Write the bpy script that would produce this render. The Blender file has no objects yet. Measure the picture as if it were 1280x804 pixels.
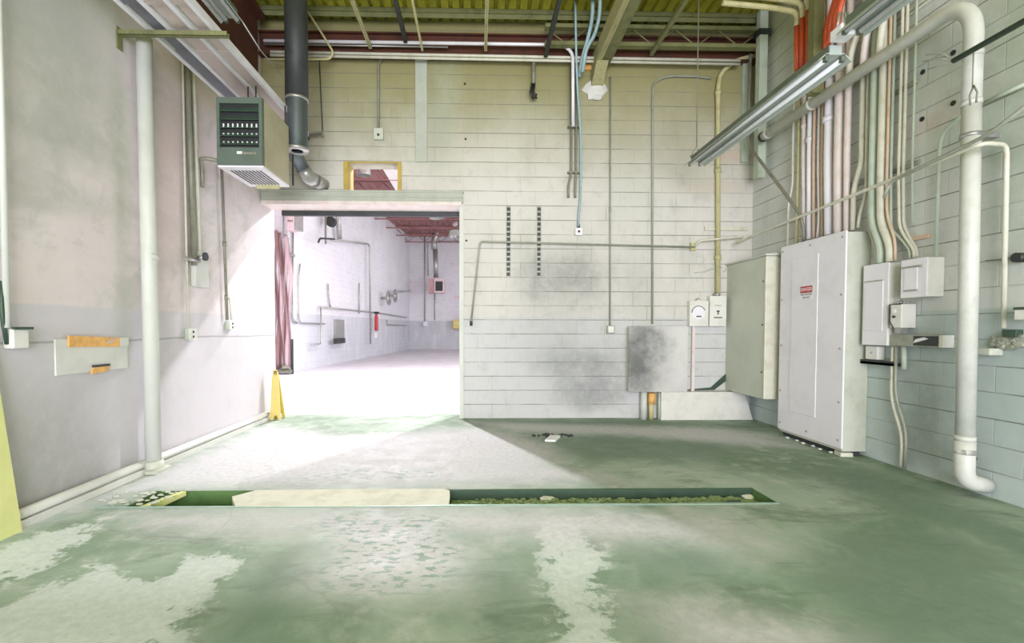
import bpy, bmesh, math, random
from mathutils import Vector, Matrix, noise
random.seed(7)
S = bpy.context.scene
COL = S.collection
# ------------------------------------------------------------------ camera
F, CX, CY, YAW, PITCH, ROLL, EYE = 580.0, 610.35, 426.82, .0223, .0282, .0019, 1.30
D, W, L = 6.656, 3.958, 3.036          # back wall (Y), right wall (X), left wall (-X)
_f = Vector((math.sin(YAW)*math.cos(PITCH), math.cos(YAW)*math.cos(PITCH), -math.sin(PITCH)))
_r = Vector((math.cos(YAW), -math.sin(YAW), 0)); _u = _r.cross(_f)
_c, _s = math.cos(ROLL), math.sin(ROLL)
_R, _U = _c*_r+_s*_u, -_s*_r+_c*_u
cam = bpy.data.cameras.new('camera'); camo = bpy.data.objects.new('camera', cam); COL.objects.link(camo)
cam.sensor_width = 36; cam.lens = F/1280*36; cam.clip_start = .05; cam.clip_end = 200
cam.shift_x = (640-CX)/1280; cam.shift_y = (CY-402)/1280
M = Matrix((( _R.x, _U.x, -_f.x, 0), (_R.y, _U.y, -_f.y, 0), (_R.z, _U.z, -_f.z, EYE), (0, 0, 0, 1)))
camo.matrix_world = M
S.camera = camo
# ------------------------------------------------------------------ light and exposure
S.view_settings.view_transform = 'Standard'; S.view_settings.look = 'None'
S.view_settings.gamma = 1; S.view_settings.use_curve_mapping = False
S.view_settings.exposure = 0.0
wd = bpy.data.worlds.new('world'); S.world = wd; wd.use_nodes = True
wd.node_tree.nodes['Background'].inputs[0].default_value = (.9, .95, 1, 1)
wd.node_tree.nodes['Background'].inputs[1].default_value = 1.0
def area(name, loc, target, sx, sy, power, col, spread=180):
    l = bpy.data.lights.new(name, 'AREA'); l.shape = 'RECTANGLE'; l.size = sx; l.size_y = sy
    l.energy = power; l.color = col; l.spread = math.radians(spread)
    o = bpy.data.objects.new(name, l); COL.objects.link(o); o.location = loc
    o.rotation_euler = (Vector(target)-Vector(loc)).to_track_quat('-Z', 'Y').to_euler()
    return o
area('front_fill', (.45, -6.2, 2.1), (.45, 5, 2.1), 5.6, 3.8, 1250, (.91, .875, 1.0))  # unseen fill lamp added behind the camera
area('high_bay_light', (1.6, 10.4, 5.95), (1.0, 9.0, 0), .22, .22, 600, (1, .96, 1.0))
area('high_bay_light', (-2.3, 11.3, 5.65), (-.9, 7.0, 0), .22, .22, 800, (.98, .93, 1.0))
area('window_daylight', (8.6, 17, 3.6), (-5, 16, 2.2), 14, 3.6, 620, (.93, .96, 1.0))
area('far_hall_fill', (1.5, 17, 6.3), (1.5, 17, 0), 9, 14, 300, (.93, .96, 1.0))  # overhead fill added to brighten the far hall; its roof has no skylight

# ------------------------------------------------------------------ unprojection onto real planes of the room
def ray(x, y): return _f+_R*((x-CX)/F)-_U*((y-CY)/F)
E0 = Vector((0, 0, EYE))
def onY(x, y, Y): d = ray(x, y); return E0+d*(Y/d.y)
def onX(x, y, X): d = ray(x, y); return E0+d*(X/d.x)
def onZ(x, y, Z=0): d = ray(x, y); return E0+d*((Z-EYE)/d.z)
def PB(x, y, o=0): return onY(x, y, D-o)
def PR(x, y, o=0): return onX(x, y, W-o)
def PL(x, y, o=0): return onX(x, y, -L+o)
FX = lambda Y: -5.45+(Y-13.5)*.085       # left wall of the far hall, slightly out of square
def PN(x, y, o=0):
    d = ray(x, y); t = (-5.45-13.5*.085+o)/(d.x-.085*d.y); return E0+d*t
FARY = 28.5
def PFAR(x, y, o=0): return onY(x, y, FARY-o)

# ------------------------------------------------------------------ node materials
class NT:
    def __init__(s, name):
        s.m = bpy.data.materials.new(name); s.m.use_nodes = True; s.t = s.m.node_tree
        s.b = s.t.nodes['Principled BSDF']; s.co = None
    def n(s, typ, **k):
        x = s.t.nodes.new(typ)
        for a, b in k.items(): setattr(x, a, b)
        return x
    def l(s, a, b): s.t.links.new(a, b)
    def val(s, sock, v):
        if hasattr(v, 'is_linked') or isinstance(v, bpy.types.NodeSocket): s.l(v, sock)
        else: sock.default_value = v
    def pos(s):
        if not s.co: s.co = s.n('ShaderNodeTexCoord').outputs['Object']
        return s.co
    def math(s, op, a, b=0, c=0, clamp=False):
        x = s.n('ShaderNodeMath', operation=op, use_clamp=clamp)
        s.val(x.inputs[0], a); s.val(x.inputs[1], b); s.val(x.inputs[2], c); return x.outputs[0]
    def noise(s, scale, detail=5, rough=.6, vec=None, stretch=None, dist=0):
        v = vec or s.pos()
        if stretch:
            mp = s.n('ShaderNodeMapping'); s.l(v, mp.inputs[0]); mp.inputs['Scale'].default_value = stretch; v = mp.outputs[0]
        x = s.n('ShaderNodeTexNoise'); s.l(v, x.inputs['Vector'])
        x.inputs['Scale'].default_value = scale; x.inputs['Detail'].default_value = detail
        x.inputs['Roughness'].default_value = rough; x.inputs['Distortion'].default_value = dist
        return x.outputs['Fac']
    def rng(s, v, a, b, c=0., d=1., smooth=True):
        x = s.n('ShaderNodeMapRange'); x.interpolation_type = 'SMOOTHSTEP' if smooth else 'LINEAR'
        s.val(x.inputs['Value'], v); x.inputs['From Min'].default_value = a; x.inputs['From Max'].default_value = b
        x.inputs['To Min'].default_value = c; x.inputs['To Max'].default_value = d; return x.outputs['Result']
    def mix(s, f, a, b, mode='MIX'):
        x = s.n('ShaderNodeMix', data_type='RGBA', blend_type=mode)
        s.val(x.inputs[0], f)
        for i, v in ((6, a), (7, b)):
            if isinstance(v, tuple): x.inputs[i].default_value = (*v[:3], 1)
            else: s.l(v, x.inputs[i])
        return x.outputs[2]
    def blob(s, c, r, ns=None, soft=0.):
        """soft ellipsoidal colour mask at world point c with radii r"""
        v = s.n('ShaderNodeVectorMath', operation='SUBTRACT'); s.l(s.pos(), v.inputs[0]); v.inputs[1].default_value = c
        w = s.n('ShaderNodeVectorMath', operation='MULTIPLY'); s.l(v.outputs[0], w.inputs[0]); w.inputs[1].default_value = tuple(1/q if q else 0 for q in r)
        q = s.n('ShaderNodeVectorMath', operation='LENGTH'); s.l(w.outputs[0], q.inputs[0])
        d = q.outputs['Value']
        if ns is not None: d = s.math('ADD', d, s.math('MULTIPLY', s.math('SUBTRACT', ns, .5), 1.6))
        return s.rng(d, soft, 1, 1, 0)
    def done(s, col, rough=.8, metal=0, bump=None, bs=.3, bd=.01):
        if isinstance(col, tuple): s.b.inputs['Base Color'].default_value = (*col[:3], 1)
        else: s.l(col, s.b.inputs['Base Color'])
        s.val(s.b.inputs['Roughness'], rough); s.b.inputs['Metallic'].default_value = metal
        if bump is not None:
            x = s.n('ShaderNodeBump'); x.inputs['Strength'].default_value = bs; x.inputs['Distance'].default_value = bd
            s.l(bump, x.inputs['Height']); s.l(x.outputs[0], s.b.inputs['Normal'])
        return s.m

def paint(name, c, c2=None, rough=.6, metal=0, scale=6, amt=.6, stretch=None):
    t = NT(name); c2 = c2 or tuple(v*.72 for v in c)
    n = t.noise(scale, 6, .65, stretch=stretch)
    col = t.mix(t.math('MULTIPLY', t.rng(n, .42, .72), amt), c, c2)
    return t.done(col, rough, metal, n, .15, .004)

def block_wall(name, axis, base, grey, streak, blobs=(), joint=(.17, .18, .15), top=None, bandz=1.46, jamt=.85):
    t = NT(name)
    sp = t.n('ShaderNodeSeparateXYZ'); t.l(t.pos(), sp.inputs[0])
    cb = t.n('ShaderNodeCombineXYZ'); t.l(sp.outputs[axis], cb.inputs[0]); t.l(sp.outputs[2], cb.inputs[1])
    br = t.n('ShaderNodeTexBrick'); t.l(cb.outputs[0], br.inputs['Vector'])
    br.inputs['Scale'].default_value = 1; br.inputs['Brick Width'].default_value = .4064; br.inputs['Row Height'].default_value = .2032
    br.inputs['Mortar Size'].default_value = .0055; br.inputs['Mortar Smooth'].default_value = .6
    br.inputs['Color1'].default_value = (1, 1, 1, 1); br.inputs['Color2'].default_value = (.955, .955, .955, 1); br.inputs['Mortar'].default_value = (0, 0, 0, 1)
    br.offset = .5
    n1 = t.noise(1.1, 6, .62); n2 = t.noise(9, 6, .7); n3 = t.noise(2.3, 5, .6, stretch=(1, 1, .35))
    col = t.mix(t.rng(n1, .35, .7, 0, .55), base, tuple(v*.86 for v in base))
    z = sp.outputs[2]
    edge = t.math('ADD', z, t.math('MULTIPLY', t.math('SUBTRACT', n2, .5), .03))
    if bandz: col = t.mix(t.math('MULTIPLY', t.rng(edge, bandz+.01, bandz-.01), .9), col, t.mix(t.rng(n1, .35, .7, 0, .5), grey, tuple(v*.85 for v in grey)))
    col = t.mix(t.rng(n3, .5, .72, 0, .6), col, streak)
    col = t.mix(t.rng(t.noise(4.5, 7, .72, dist=.6), .52, .68, 0, .32), col, tuple(v*.62 for v in base))
    if top: col = t.mix(t.math('MULTIPLY', t.rng(t.math('ADD', z, t.math('MULTIPLY', n1, .9)), top[0], top[1]), top[3]), col, top[2])  # yellow light tint from the ceiling painted into the upper wall
    for c, r, cc, a in blobs:
        m = t.math('MULTIPLY', t.blob(c, r, n1), t.rng(n2, .25, .6, .55, 1))
        col = t.mix(t.math('MULTIPLY', m, a), col, cc)
    col = t.mix(t.rng(br.outputs['Color'], .86, 1, .10, 0, False), col, tuple(v*.8 for v in base))
    fr = t.math('ABSOLUTE', t.math('SUBTRACT', t.math('FRACT', t.math('ADD', t.math('DIVIDE', z, .2032), .5)), .5))
    hz = t.rng(t.math('ADD', fr, t.math('MULTIPLY', t.math('SUBTRACT', n2, .5), .012)), .014, .034, 1, 0)
    vis = t.rng(t.noise(1.7, 4, .6, stretch=(1, 1, 2.5)), .36, .60, .25, 1)
    jv = t.math('MAXIMUM', t.math('MULTIPLY', hz, vis), t.math('MULTIPLY', t.math('MULTIPLY', br.outputs['Fac'], .7), t.rng(n3, .5, .68, .0, .9)))
    col = t.mix(t.math('MULTIPLY', jv, jamt), col, joint)
    speck = t.rng(t.noise(34, 3, .5), .70, .76, 0, .55)
    col = t.mix(speck, col, tuple(v*.5 for v in base))
    h = t.math('ADD', t.math('MULTIPLY', br.outputs['Fac'], -1.), t.math('MULTIPLY', n2, .45))
    return t.done(col, .75, 0, h, .45, .008)

white = (.80, .80, .76)
MT = {}
pt = lambda x, y: tuple(PB(x, y))
pr = lambda x, y: tuple(PR(x, y))
pl = lambda x, y: tuple(PL(x, y))
soot = (.16, .17, .17)
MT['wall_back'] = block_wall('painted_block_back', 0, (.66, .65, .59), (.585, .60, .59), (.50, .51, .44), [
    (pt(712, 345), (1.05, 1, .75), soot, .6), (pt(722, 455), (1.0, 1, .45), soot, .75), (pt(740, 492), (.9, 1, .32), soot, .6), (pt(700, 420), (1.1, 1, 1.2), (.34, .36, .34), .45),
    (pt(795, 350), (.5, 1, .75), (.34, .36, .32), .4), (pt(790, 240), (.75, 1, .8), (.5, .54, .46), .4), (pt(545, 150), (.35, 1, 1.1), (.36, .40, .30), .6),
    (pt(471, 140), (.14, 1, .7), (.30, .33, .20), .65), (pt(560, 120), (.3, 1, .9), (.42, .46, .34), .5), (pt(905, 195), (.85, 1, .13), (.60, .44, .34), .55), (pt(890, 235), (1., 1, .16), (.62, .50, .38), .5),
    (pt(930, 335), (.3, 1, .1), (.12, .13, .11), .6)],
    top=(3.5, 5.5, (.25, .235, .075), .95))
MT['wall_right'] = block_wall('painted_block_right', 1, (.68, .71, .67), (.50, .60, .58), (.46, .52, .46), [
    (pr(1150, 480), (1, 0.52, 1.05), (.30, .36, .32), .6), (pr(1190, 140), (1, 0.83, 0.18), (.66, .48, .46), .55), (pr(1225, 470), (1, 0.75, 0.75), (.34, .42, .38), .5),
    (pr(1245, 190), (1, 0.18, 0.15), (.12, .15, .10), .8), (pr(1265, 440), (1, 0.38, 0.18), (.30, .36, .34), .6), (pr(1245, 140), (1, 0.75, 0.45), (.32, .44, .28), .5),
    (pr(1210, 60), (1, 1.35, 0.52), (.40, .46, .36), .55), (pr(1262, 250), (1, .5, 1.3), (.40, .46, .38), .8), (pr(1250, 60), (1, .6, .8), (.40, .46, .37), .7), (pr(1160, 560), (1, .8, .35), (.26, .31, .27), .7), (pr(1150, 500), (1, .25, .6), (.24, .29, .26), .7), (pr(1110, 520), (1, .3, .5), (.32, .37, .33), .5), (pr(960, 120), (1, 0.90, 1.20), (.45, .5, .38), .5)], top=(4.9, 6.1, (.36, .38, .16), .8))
def plaster_left():
    t = NT('painted_plaster_left')
    n1 = t.noise(.9, 6, .62); n2 = t.noise(10, 6, .7); n3 = t.noise(1.6, 5, .65, stretch=(1, .55, .9), dist=.4)
    sp = t.n('ShaderNodeSeparateXYZ'); t.l(t.pos(), sp.inputs[0]); z = sp.outputs[2]
    col = t.mix(t.rng(n1, .35, .7, 0, .5), (.74, .68, .67), (.66, .58, .57))
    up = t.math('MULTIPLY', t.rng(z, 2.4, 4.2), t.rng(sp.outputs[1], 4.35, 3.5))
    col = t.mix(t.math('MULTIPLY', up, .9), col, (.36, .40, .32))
    col = t.mix(t.rng(n3, .46, .66, 0, .6), col, (.46, .46, .42))
    col = t.mix(t.rng(t.noise(4, 7, .72, dist=.6), .5, .68, 0, .35), col, (.42, .41, .38))
    e = t.math('ADD', z, t.math('MULTIPLY', t.math('SUBTRACT', n2, .5), .03))
    col = t.mix(t.math('MULTIPLY', t.rng(e, 1.47, 1.45), .75), col, (.57, .56, .59))
    for c, r, cc, a in [(pl(60, 560), (1, 0.85, 0.90), (.34, .35, .33), .6), (pl(110, 600), (1, 1.02, 0.38), (.30, .31, .28), .5),
                        (pl(60, 90), (1, 1.19, 0.75), (.34, .38, .30), .5), (pl(90, 180), (1, 1.36, 0.33), (.36, .40, .34), .55), (pl(110, 255), (1, 1.02, 0.24), (.40, .42, .38), .5),
                        (pl(150, 200), (1, 0.17, 2.25), (.36, .42, .32), .55), (pl(225, 120), (1, 0.68, 1.05), (.66, .52, .48), .5), (pl(250, 80), (1, 1.02, 0.60), (.50, .44, .20), .4),  # narrow upright blob paints the drain pipe's shadow
                        (pl(205, 250), (1, 0.51, 1.20), (.74, .56, .58), .5)]:  # pink blobs put rosy light into the wall colour
        m = t.math('MULTIPLY', t.blob(c, r, n1), t.rng(n2, .25, .6, .5, 1)); col = t.mix(t.math('MULTIPLY', m, a), col, cc)
    col = t.mix(t.rng(t.noise(26, 3, .5), .71, .77, 0, .5), col, (.34, .33, .30))
    crack = t.rng(t.math('ABSOLUTE', t.math('SUBTRACT', z, t.math('ADD', 1.17, t.math('MULTIPLY', n1, .05)))), .004, .012, .7, 0)
    col = t.mix(crack, col, (.30, .30, .29))
    return t.done(col, .7, 0, n2, .3, .006)
MT['wall_left'] = plaster_left()
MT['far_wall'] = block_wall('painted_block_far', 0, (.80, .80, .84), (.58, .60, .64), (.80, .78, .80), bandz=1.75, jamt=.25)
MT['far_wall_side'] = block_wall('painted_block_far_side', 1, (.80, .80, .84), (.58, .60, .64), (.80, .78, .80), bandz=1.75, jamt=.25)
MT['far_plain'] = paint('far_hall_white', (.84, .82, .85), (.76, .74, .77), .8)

def floor_mat():
    t = NT('worn_concrete_floor')
    at = lambda n: t.n('ShaderNodeAttribute', attribute_name=n).outputs['Fac']
    n1 = t.noise(.8, 7, .62, dist=.4); n2 = t.noise(5, 8, .68, dist=.3); n3 = t.noise(22, 6, .7); nd = t.noise(1.8, 7, .7, stretch=(.8, 2.2, 1), dist=.8)
    col = t.mix(t.rng(n1, .35, .66), (.15, .235, .15), (.35, .44, .35))
    col = t.mix(t.rng(n2, .45, .72, 0, .75), col, (.45, .49, .43))
    col = t.mix(t.rng(nd, .5, .68, 0, .7), col, (.11, .155, .10))
    rag = t.math('ADD', t.math('MULTIPLY', t.math('SUBTRACT', n2, .5), .75), t.math('MULTIPLY', t.math('SUBTRACT', n3, .5), .30))
    pale = t.rng(t.math('ADD', at('paint'), rag), -.02, .05)
    pcol = t.mix(t.rng(n3, .3, .7), (.58, .64, .60), (.46, .53, .49))
    col = t.mix(t.math('MULTIPLY', pale, .92), col, pcol)
    lit_wash = t.rng(t.math('ADD', at('lit_wash'), t.math('MULTIPLY', rag, .6)), -.25, .35)
    col = t.mix(t.math('MULTIPLY', lit_wash, .9), col, t.mix(t.rng(n3, .3, .7), (.60, .595, .62), (.47, .48, .48)))
    fl = t.math('MULTIPLY', t.rng(at('flake'), -.1, .15), t.rng(t.noise(16, 5, .6, stretch=(.7, 1.6, 1)), .53, .57))
    col = t.mix(fl, col, (.25, .34, .29))
    dk = t.rng(t.math('ADD', at('stain_shade'), t.math('MULTIPLY', rag, .8)), -.12, .35)
    col = t.mix(t.math('MULTIPLY', dk, .85), col, t.mix(n3, (.10, .165, .115), (.19, .27, .20)))
    cr = t.n('ShaderNodeTexVoronoi', feature='DISTANCE_TO_EDGE'); cr.inputs['Scale'].default_value = .45
    mp = t.n('ShaderNodeVectorMath', operation='ADD'); t.l(t.pos(), mp.inputs[0])
    sc = t.n('ShaderNodeVectorMath', operation='SCALE'); nn = t.n('ShaderNodeTexNoise'); nn.inputs['Scale'].default_value = 1.6; nn.inputs['Detail'].default_value = 6; t.l(t.pos(), nn.inputs['Vector'])
    t.l(nn.outputs['Color'], sc.inputs[0]); sc.inputs['Scale'].default_value = .6; t.l(sc.outputs[0], mp.inputs[1]); t.l(mp.outputs[0], cr.inputs['Vector'])
    col = t.mix(t.rng(cr.outputs[0], .0015, .006, .16, 0), col, (.14, .17, .13))
    col = t.mix(t.rng(t.noise(48, 3, .5), .69, .75, 0, .6), col, (.20, .22, .19))
    return t.done(col, t.rng(n2, .3, .7, .55, .8), 0, t.math('ADD', n2, t.math('MULTIPLY', n3, .5)), .25, .01)
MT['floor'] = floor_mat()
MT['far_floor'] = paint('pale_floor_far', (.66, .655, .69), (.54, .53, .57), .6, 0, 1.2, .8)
MT['deck'] = paint('olive_roof_deck', (.52, .50, .05), (.30, .29, .04), .6, .1, 3, .8, (1, .3, 1))
MT['red_steel'] = paint('red_primer_steel', (.10, .032, .018), (.035, .022, .016), .6, .2, 5)
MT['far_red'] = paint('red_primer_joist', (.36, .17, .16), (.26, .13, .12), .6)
MT['joist'] = paint('olive_grey_steel', (.20, .21, .085), (.09, .10, .045), .6, .1)
MT['dark_steel'] = paint('dark_grimy_steel', (.05, .055, .055), (.025, .03, .03), .55, .3)
MT['duct'] = paint('grey_blue_flue', (.13, .16, .17), (.06, .075, .075), .4, .6, 4)
MT['galv'] = paint('galvanised_steel', (.46, .46, .44), (.26, .27, .24), .35, .6, 8)
MT['cond'] = paint('painted_conduit', (.66, .66, .54), (.46, .45, .32), .45, .0, 7)
MT['condpink'] = paint('rosy_white_conduit', (.76, .69, .65), (.60, .46, .38), .45, 0, 6)
MT['condyellow'] = paint('yellowed_conduit', (.55, .52, .27), (.34, .31, .12), .5, 0, 6)
MT['condorange'] = paint('rusty_tan_conduit', (.68, .52, .38), (.50, .30, .16), .5, 0, 6)
MT['condgreen'] = paint('grey_green_conduit', (.50, .58, .47), (.34, .42, .30), .5, 0, 6)
MT['condgrey'] = paint('dull_grey_conduit', (.36, .38, .31), (.20, .22, .16), .5, .2, 6)
MT['conddark'] = paint('grey_brown_conduit', (.26, .26, .20), (.12, .13, .09), .5, .2, 6)
MT['red'] = paint('reddish_lit_conduit', (.62, .10, .03), (.38, .07, .02), .45, 0, 4)  # reddish light put into the conduit colour
MT['teal'] = paint('pale_blue_sheath', (.34, .50, .52), (.20, .34, .36), .5, 0, 9)
MT['pipe'] = paint('white_drain_pipe', (.60, .62, .56), (.42, .45, .38), .45, 0, 4)
MT['pipegreen'] = paint('pale_green_pipe', (.62, .645, .58), (.46, .50, .43), .5, 0, 3, .7, (1, 1, .4))
MT['panel'] = paint('white_panel_enamel', (.82, .81, .84), (.66, .66, .68), .4, 0, 2, .6)
MT['panelside'] = paint('grimy_panel_side', (.54, .57, .48), (.40, .43, .34), .5, 0, 3, .8)
MT['panelgreen'] = paint('pale_green_enamel', (.56, .60, .50), (.44, .49, .39), .45, 0, 1.5, .7)
MT['box'] = paint('cream_box_enamel', (.74, .74, .68), (.56, .58, .50), .45, 0, 6, .6)
MT['black'] = paint('black_plastic', (.02, .022, .022), (.01, .01, .01), .5)
MT['darkgreen'] = paint('dark_green_steel', (.045, .085, .055), (.025, .05, .03), .5, .2)
MT['trench'] = paint('mossy_green_concrete', (.10, .20, .06), (.05, .11, .04), .8, 0, 5, .9)
MT['rubble'] = paint('green_grey_rubble', (.24, .32, .15), (.13, .19, .08), .9, 0, 30, .9)
MT['lip'] = paint('bright_steel_lip', (.36, .50, .42), (.20, .32, .25), .4, .5)
MT['cream'] = paint('cream_board', (.66, .67, .55), (.50, .51, .40), .8, 0, 7, .8)
MT['wood'] = paint('yellow_brown_wood', (.40, .38, .19), (.24, .23, .11), .7, 0, 8, .8, (6, .5, 6))
MT['woodlight'] = paint('yellow_painted_board', (.70, .72, .30), (.58, .60, .24), .7, 0, 4, .6)
MT['amber'] = paint('amber_framing', (.52, .38, .06), (.36, .26, .05), .5, 0, 6)
MT['yellow'] = paint('faded_yellow_plastic', (.76, .60, .18), (.70, .50, .22), .5, 0, 5)
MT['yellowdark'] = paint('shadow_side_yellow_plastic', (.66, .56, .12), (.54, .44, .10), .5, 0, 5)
MT['orange'] = paint('orange_tape', (.80, .46, .14), (.60, .32, .08), .6, 0, 14, .9)
MT['ink'] = paint('black_ink', (.03, .03, .03), (.02, .02, .02), .6)
MT['signred'] = paint('sign_red', (.55, .05, .06), (.45, .05, .05), .5)
MT['signwhite'] = paint('sign_white', (.85, .84, .85), (.80, .80, .80), .5)
MT['curtain'] = paint('dusty_pink_vinyl', (.56, .36, .35), (.42, .22, .22), .5, 0, 3, .8, (5, 5, .4))
MT['curtainlight'] = paint('pale_pink_vinyl', (.78, .62, .64), (.66, .46, .48), .5, 0, 3, .8, (5, 5, .4))
MT['patch'] = paint('patched_plaster', (.66, .67, .62), (.54, .56, .51), .8, 0, 4, .7)
MT['heater'] = paint('tan_heater_casing', (.46, .43, .30), (.34, .31, .19), .4, .1, 2, .8)
MT['heaterfront'] = paint('grey_green_casing', (.11, .15, .115), (.07, .10, .075), .45, .1, 4)
MT['tube'] = paint('frosted_tube', (.74, .76, .75), (.66, .68, .67), .3, 0, 3, .3)
MT['fixture'] = paint('grey_green_reflector', (.42, .48, .43), (.30, .35, .30), .4, .1, 5)
MT['fixdark'] = paint('dusty_fixture_top', (.12, .15, .11), (.08, .10, .07), .6, 0, 4)
MT['rail'] = paint('bright_rail', (.80, .80, .84), (.60, .60, .64), .3, .1, 5, .5)
MT['tray'] = paint('pinkish_tray', (.64, .55, .52), (.44, .38, .33), .4, .2, 2, .9, (1, .4, 1))
MT['traydark'] = paint('slate_tray', (.20, .21, .25), (.12, .12, .12), .4, .2, 2, .9)
MT['lintel'] = paint('grey_green_lintel', (.46, .49, .41), (.36, .40, .32), .55, 0, 3, .8)
MT['door_dirty'] = None
t = NT('sooty_access_door'); t.co = t.n('ShaderNodeNewGeometry').outputs['Position']
n1 = t.noise(3, 7, .65); n2 = t.noise(14, 6, .7)
col = t.mix(t.rng(n1, .3, .7), (.66, .66, .62), (.55, .56, .52))
col = t.mix(t.math('MULTIPLY', t.blob(pt(790, 450), (.62, 1, 1.35), n1), .95), col, (.10, .11, .10))
col = t.mix(t.math('MULTIPLY', t.blob(pt(823, 447), (.09, 1, .09), n2), .6), col, (.25, .25, .23))
MT['door_dirty'] = t.done(col, .5, 0, n2, .2, .004)
t = NT('window_glass'); t.b.inputs['Transmission Weight'].default_value = 1; t.b.inputs['IOR'].default_value = 1.02
MT['glass'] = t.done((.95, .97, .97), .02)
t = NT('lamp_glow'); t.b.inputs['Emission Color'].default_value = (1, .97, 1, 1); t.b.inputs['Emission Strength'].default_value = 6
MT['glow'] = t.done((.9, .9, .9), .5)

# ------------------------------------------------------------------ mesh builder
class MB:
    def __init__(s): s.b = bmesh.new(); s.mi = 0
    def v(s, p): return s.b.verts.new(p)
    def f(s, vs, sm=False):
        try: q = s.b.faces.new(vs)
        except ValueError: return None
        q.smooth = sm; q.material_index = s.mi; return q
    def hexa(s, P):            # 8 points: bottom 4 (ccw), top 4
        V = [s.v(p) for p in P]
        for q in ((3, 2, 1, 0), (4, 5, 6, 7), (0, 1, 5, 4), (1, 2, 6, 5), (2, 3, 7, 6), (3, 0, 4, 7)): s.f([V[i] for i in q])
        return s
    def box(s, a, b, bev=0):
        x0, x1 = sorted((a[0], b[0])); y0, y1 = sorted((a[1], b[1])); z0, z1 = sorted((a[2], b[2]))
        if bev <= 0 or min(x1-x0, y1-y0, z1-z0) < bev*2.2:
            return s.hexa([(x0, y0, z0), (x1, y0, z0), (x1, y1, z0), (x0, y1, z0), (x0, y0, z1), (x1, y0, z1), (x1, y1, z1), (x0, y1, z1)])
        t = bmesh.new(); bmesh.ops.create_cube(t, size=1)
        for w in t.verts: w.co = Vector(((x0+x1)/2+w.co.x*(x1-x0), (y0+y1)/2+w.co.y*(y1-y0), (z0+z1)/2+w.co.z*(z1-z0)))
        bmesh.ops.bevel(t, geom=t.edges[:]+t.verts[:], offset=bev, segments=2, profile=.5, affect='EDGES')
        mp = {w: s.v(w.co) for w in t.verts}
        for q in t.faces: s.f([mp[w] for w in q.verts])
        t.free(); return s
    def prism(s, pts, vec):
        vec = Vector(vec); A = [s.v(Vector(p)) for p in pts]; B = [s.v(Vector(p)+vec) for p in pts]; n = len(pts)
        s.f(A[::-1]); s.f(B)
        for i in range(n): s.f([A[i], A[(i+1) % n], B[(i+1) % n], B[i]])
        return s
    def tube(s, pts, r, seg=10, caps=True, hollow=False):
        pts = [Vector(p) for p in pts]; n = len(pts)
        T = []
        for i in range(n):
            d = (pts[min(i+1, n-1)]-pts[max(i-1, 0)]); T.append(d.normalized())
        up = Vector((0, 0, 1)) if abs(T[0].z) < .9 else Vector((0, 1, 0))
        N = (up-T[0]*up.dot(T[0])).normalized(); rings = []
        for i in range(n):
            if i: N = (N-T[i]*N.dot(T[i])).normalized()
            Bn = T[i].cross(N); rr = r[i] if isinstance(r, (list, tuple)) else r
            rings.append([s.v(pts[i]+(N*math.cos(a)+Bn*math.sin(a))*rr) for a in [2*math.pi*k/seg for k in range(seg)]])
        for i in range(n-1):
            for k in range(seg): s.f([rings[i][k], rings[i][(k+1) % seg], rings[i+1][(k+1) % seg], rings[i+1][k]], True)
        if caps: s.f(rings[0][::-1]); s.f(rings[-1])
        return s
    def cyl(s, a, b, r, seg=14): return s.tube([a, b], r, seg)
    def lathe(s, c, prof, seg=20):   # profile (r,z) about vertical axis through c
        R = [[s.v((c[0]+r*math.cos(2*math.pi*k/seg), c[1]+r*math.sin(2*math.pi*k/seg), c[2]+z)) for k in range(seg)] for r, z in prof]
        for i in range(len(R)-1):
            for k in range(seg): s.f([R[i][k], R[i][(k+1) % seg], R[i+1][(k+1) % seg], R[i+1][k]], True)
        return s
    def rock(s, c, r, sq=(1, 1, .6)):
        t = bmesh.new(); bmesh.ops.create_icosphere(t, subdivisions=2, radius=1); c = Vector(c); o = Vector((random.random()*50,)*3)
        mp = {}
        for w in t.verts:
            k = 1+.45*noise.noise(w.co*1.7+o); mp[w] = s.v(c+Vector((w.co.x*sq[0], w.co.y*sq[1], w.co.z*sq[2]))*r*k)
        for q in t.faces: s.f([mp[w] for w in q.verts])
        t.free(); return s
    def build(s, name, mats, parent=None):
        bmesh.ops.recalc_face_normals(s.b, faces=s.b.faces[:])
        me = bpy.data.meshes.new(name)
        if parent: bmesh.ops.translate(s.b, verts=s.b.verts[:], vec=-ORG.get(parent.name, Vector()))
        s.b.to_mesh(me); s.b.free()
        for m in (mats if isinstance(mats, list) else [mats]): me.materials.append(MT[m] if isinstance(m, str) else m)
        o = bpy.data.objects.new(name, me); COL.objects.link(o)
        if parent: o.parent = parent; ORG[o.name] = ORG.get(parent.name, Vector()).copy()
        return o
ORG = {}
def thing(name, loc, label, cat, group=None):
    o = bpy.data.objects.new(name, None); COL.objects.link(o); o.location = loc; o.empty_display_size = .1
    ORG[o.name] = Vector(loc); o['label'] = label; o['category'] = cat
    if group: o['group'] = group
    return o
def tag(o, label, cat, group=None, kind=None):
    o['label'] = label; o['category'] = cat
    if group: o['group'] = group
    if kind: o['kind'] = kind
    return o
def one(name, mb, m, label, cat, group=None, kind=None):
    """a thing that is a single mesh, its origin at its own base"""
    cs = [v.co for v in mb.b.verts]
    c = Vector((sum(v.x for v in cs)/len(cs), sum(v.y for v in cs)/len(cs), min(v.z for v in cs)))
    bmesh.ops.translate(mb.b, verts=mb.b.verts[:], vec=-c)
    o = mb.build(name, m); o.location = c; ORG[o.name] = c
    return tag(o, label, cat, group, kind)
def struct(name, mb, m):
    o = mb.build(name, m); o['kind'] = 'structure'; return o
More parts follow.
